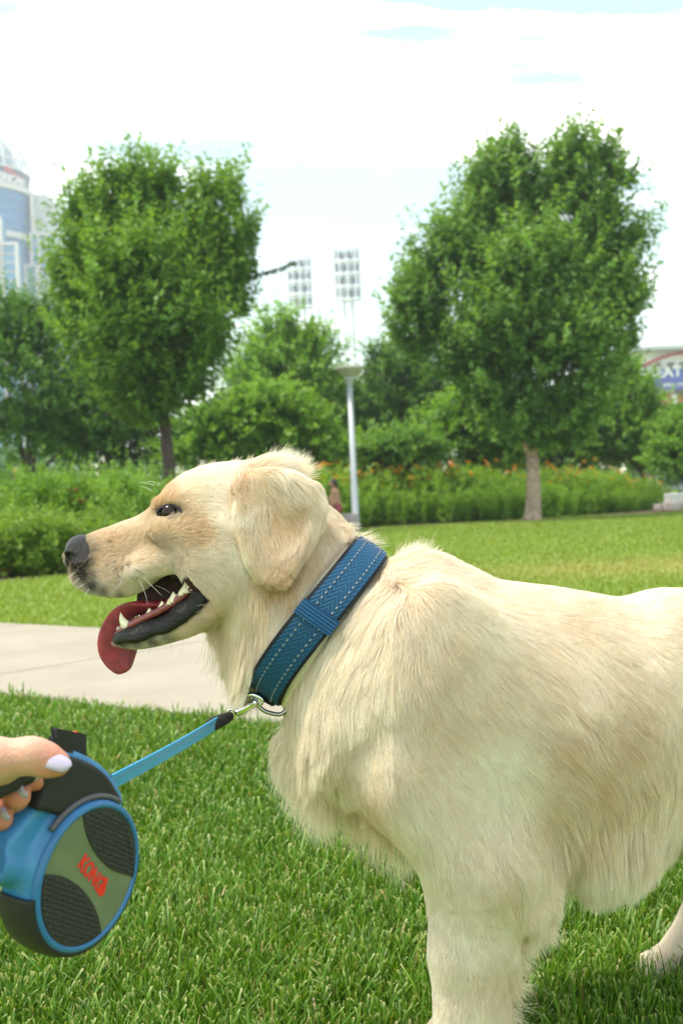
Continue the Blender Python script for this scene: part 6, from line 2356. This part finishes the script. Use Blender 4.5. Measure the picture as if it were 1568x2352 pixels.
# ================================================================== lamp, walls, person in the distance
m_galv = mat('grey_painted_steel', (.40, .43, .47), rough=.45, metal=.2, var=.06, scale=6)
m_lampw = mat('pale_lamp_dish', (.42, .42, .39), rough=.4, var=.05, scale=6)
YL = 26.0
lb_ = world_base(816, YL)
sl = YL / F
lamp = empty('street_lamp', lb_, label='slim grey park lamp post with a wide conical dish on top', cat='street lamp')
ztop = above(800, 842, YL).z
b = MB()
b.lathe([(.11, 0), (.11, .03), (.078, .05), (.075, 1.0), (.066, 1.02), (.058, ztop - .42)], 16); b.build('pole', m_galv, lamp, True, world_space=False)
b = MB()
b.lathe([(.062, ztop - .425), (.072, ztop - .40), (.078, ztop - .31), (.10, ztop - .29), (.105, ztop - .24)], 16); b.build('collar_joint', m_galv, lamp, True, world_space=False)
b = MB()
b.lathe([(.09, ztop - .24), (.15, ztop - .19), (.24, ztop - .11), (.325, ztop - .055), (.335, ztop - .035), (.33, ztop - .015), (.20, ztop), (.02, ztop + .008)], 32); b.build('lamp_dish', m_lampw, lamp, True, world_space=False)

m_globe = mat('white_globe', (.82, .82, .80), rough=.3, var=.03, scale=4)
for u, lab in ((822, 'white round globe lamp close right of the lamp pole'), (850, 'white round globe lamp, right one of the two behind the border')):
    p = above(u, 1061, 40)
    t = empty('globe_lamp', (p.x, 40, 0), label=lab, cat='lamp', group='white globe lamps behind the border')
    b = MB(); b.lathe([(max(.002, .15 * math.sin(math.pi * i / 12)), p.z - .15 * math.cos(math.pi * i / 12)) for i in range(13)], 20); b.build('globe', m_globe, t, True, world_space=False)
    b = MB(); b.lathe([(.05, 0), (.04, .1), (.03, p.z - .148)], 10); b.build('post', m_galv, t, True, world_space=False)

# low stone wall at the right edge
m_stone = mat('pale_grey_stone', (.46, .46, .47), rough=.8, var=.12, scale=6, bump=.5)
m_stone2 = mat('brown_grey_stone', (.33, .29, .28), rough=.85, var=.2, scale=6, bump=.6)
wp = above(1560, 1150, 30)
wall_ = empty('stone_wall', (wp.x, 30, 0), label='low wall of pale and brown stone blocks at the right edge', cat='wall')
for (u0, u1, v0, v1, m, Y) in ((1543, 1640, 1131, 1152, m_stone, 30.0), (1541, 1568, 1153, 1172, m_stone2, 29.9), (1569, 1604, 1153, 1171, m_stone, 29.95), (1605, 1640, 1153, 1169, m_stone2, 29.9)):
    o = bbox('block', u0, u1, v0, v1, Y, .8, m, wall_)
    mods(o, bevel=.02, seg=2)
o = bbox('block', 1515, 1540, 1158, 1172, 31, .7, m_stone2, wall_); mods(o, bevel=.02, seg=2)
pav = [above(u, v, Y) for u, v, Y in ((1400, 1128, 44), (1600, 1118, 44))]
structure(mesh('gravel_path', [(13.0, 40.5, .012), (24, 40.5, .012), (26, 60, .012), (15, 60, .012)], [(0, 1, 2, 3)], mat('cream_gravel', (.62, .55, .42), rough=.9, var=.12, scale=6)))

# walker in the distance
YP = 25.5
wb = world_base(768, YP)
walker = empty('person', wb, label='distant bare-chested person in dark red shorts seated beside the lamp post', cat='person')
set_grid(-.45, .45, -.02, 1.85, -.3, .3, .018)


def wc(a_, b_, ra, rb, k=.03): cone(a_, b_, ra, rb, k)


# here X is towards the right, Y up, D away; the walker faces left
K_ = .80
def wk(a_, b_, ra, rb, k=.03): cone(np.array(a_) * K_, np.array(b_) * K_, ra * K_, rb * K_, k)


wk((.06, .60, 0), (.02, .86, 0), .135, .140, .05); wk((.02, .86, 0), (.04, 1.05, 0), .140, .115, .05)
for sd in (-1, 1):
    wk((.04, 1.07, 0), (.04, 1.06, sd * .17), .07, .06, .04)
    wk((.04, 1.06, sd * .19), (.05, .80, sd * .23), .052, .042); wk((.05, .80, sd * .23), (-.16, .66, sd * .19), .040, .030)
    wk((-.16, .66, sd * .19), (-.24, .63, sd * .17), .032, .024)
    wk((.06, .58, sd * .08), (-.36, .56, sd * .11), .088, .062); wk((-.36, .56, sd * .11), (-.38, .11, sd * .11), .056, .038)
    wk((-.36, .07, sd * .11), (-.52, .04, sd * .12), .042, .032)
ellip(np.array((-.02, .78, 0)) * K_, np.array((.15, .15, .15)) * K_, .05)
wk((.03, 1.10, 0), (.0, 1.20, 0), .056, .054); ellip(np.array((-.015, 1.29, 0)) * K_, np.array((.098, .118, .080)) * K_, .02)
ellip(np.array((-.115, 1.27, 0)) * K_, np.array((.022, .020, .014)) * K_, .012)
p_, q_ = polygonise()
to_w = lambda P_: np.column_stack([wb.x + P_[:, 0], wb.y + P_[:, 2], P_[:, 1]])
o = mesh('body', to_w(p_), q_, mat('tanned_skin', (.36, .19, .115), rough=.55, var=.1, scale=5), walker, smooth=True)
set_grid(-.45, .45, .5, 1.85, -.3, .3, .016)
ellip(np.array((.015, 1.325, 0)) * K_, np.array((.105, .105, .090)) * K_, .02); ellip(np.array((.06, 1.27, 0)) * K_, np.array((.06, .09, .078)) * K_, .03)
X, Y, Z = GX[:, None, None].astype(np.float32), GY[None, :, None].astype(np.float32), GD[None, None, :].astype(np.float32)
FLD = np.maximum(FLD, -(X + .044) + np.maximum(0, (Y - 1.06)) * -1.2 + 0 * Z).astype(np.float32)
p_, q_ = polygonise(); mesh('hair', to_w(p_), q_, mat('dark_hair', (.030, .020, .016), rough=.6, var=.3, scale=30), walker, smooth=True)
set_grid(-.45, .45, .3, 1.2, -.3, .3, .016)
wk((.07, .56, 0), (.06, .66, 0), .138, .152, .04)
for sd in (-1, 1): wk((.06, .58, sd * .08), (-.26, .57, sd * .11), .106, .088)
p_, q_ = polygonise(); mesh('shorts', to_w(p_), q_, mat('dark_red_cloth', (.25, .045, .06), rough=.8, var=.2, scale=12), walker, smooth=True)

sb = MB(); sb.box(wb.x - .12, wb.x + .5, wb.y - .3, wb.y + .3, .002, .375)
seat_ = mods(sb.build('stone_seat', m_stone2), bevel=.03, seg=2)
tag(seat_, 'low brown grey stone seat under the distant seated person', 'seat')
# ------------------------------------------------------------------ summer haze
b = MB(); b.box(-900, 900, -80, 900, -1.0, 175)
m_haze = bpy.data.materials.new('haze_air'); m_haze.use_nodes = True
nt_ = m_haze.node_tree
nt_.nodes.remove(nt_.nodes['Principled BSDF'])
pv = nt_.nodes.new('ShaderNodeVolumePrincipled')
pv.inputs['Color'].default_value = (.90, .95, 1.0, 1)
pv.inputs['Density'].default_value = .0008
pv.inputs['Anisotropy'].default_value = .3
nt_.links.new(pv.outputs[0], nt_.nodes['Material Output'].inputs['Volume'])
o = b.build('haze', m_haze); o['kind'] = 'stuff'
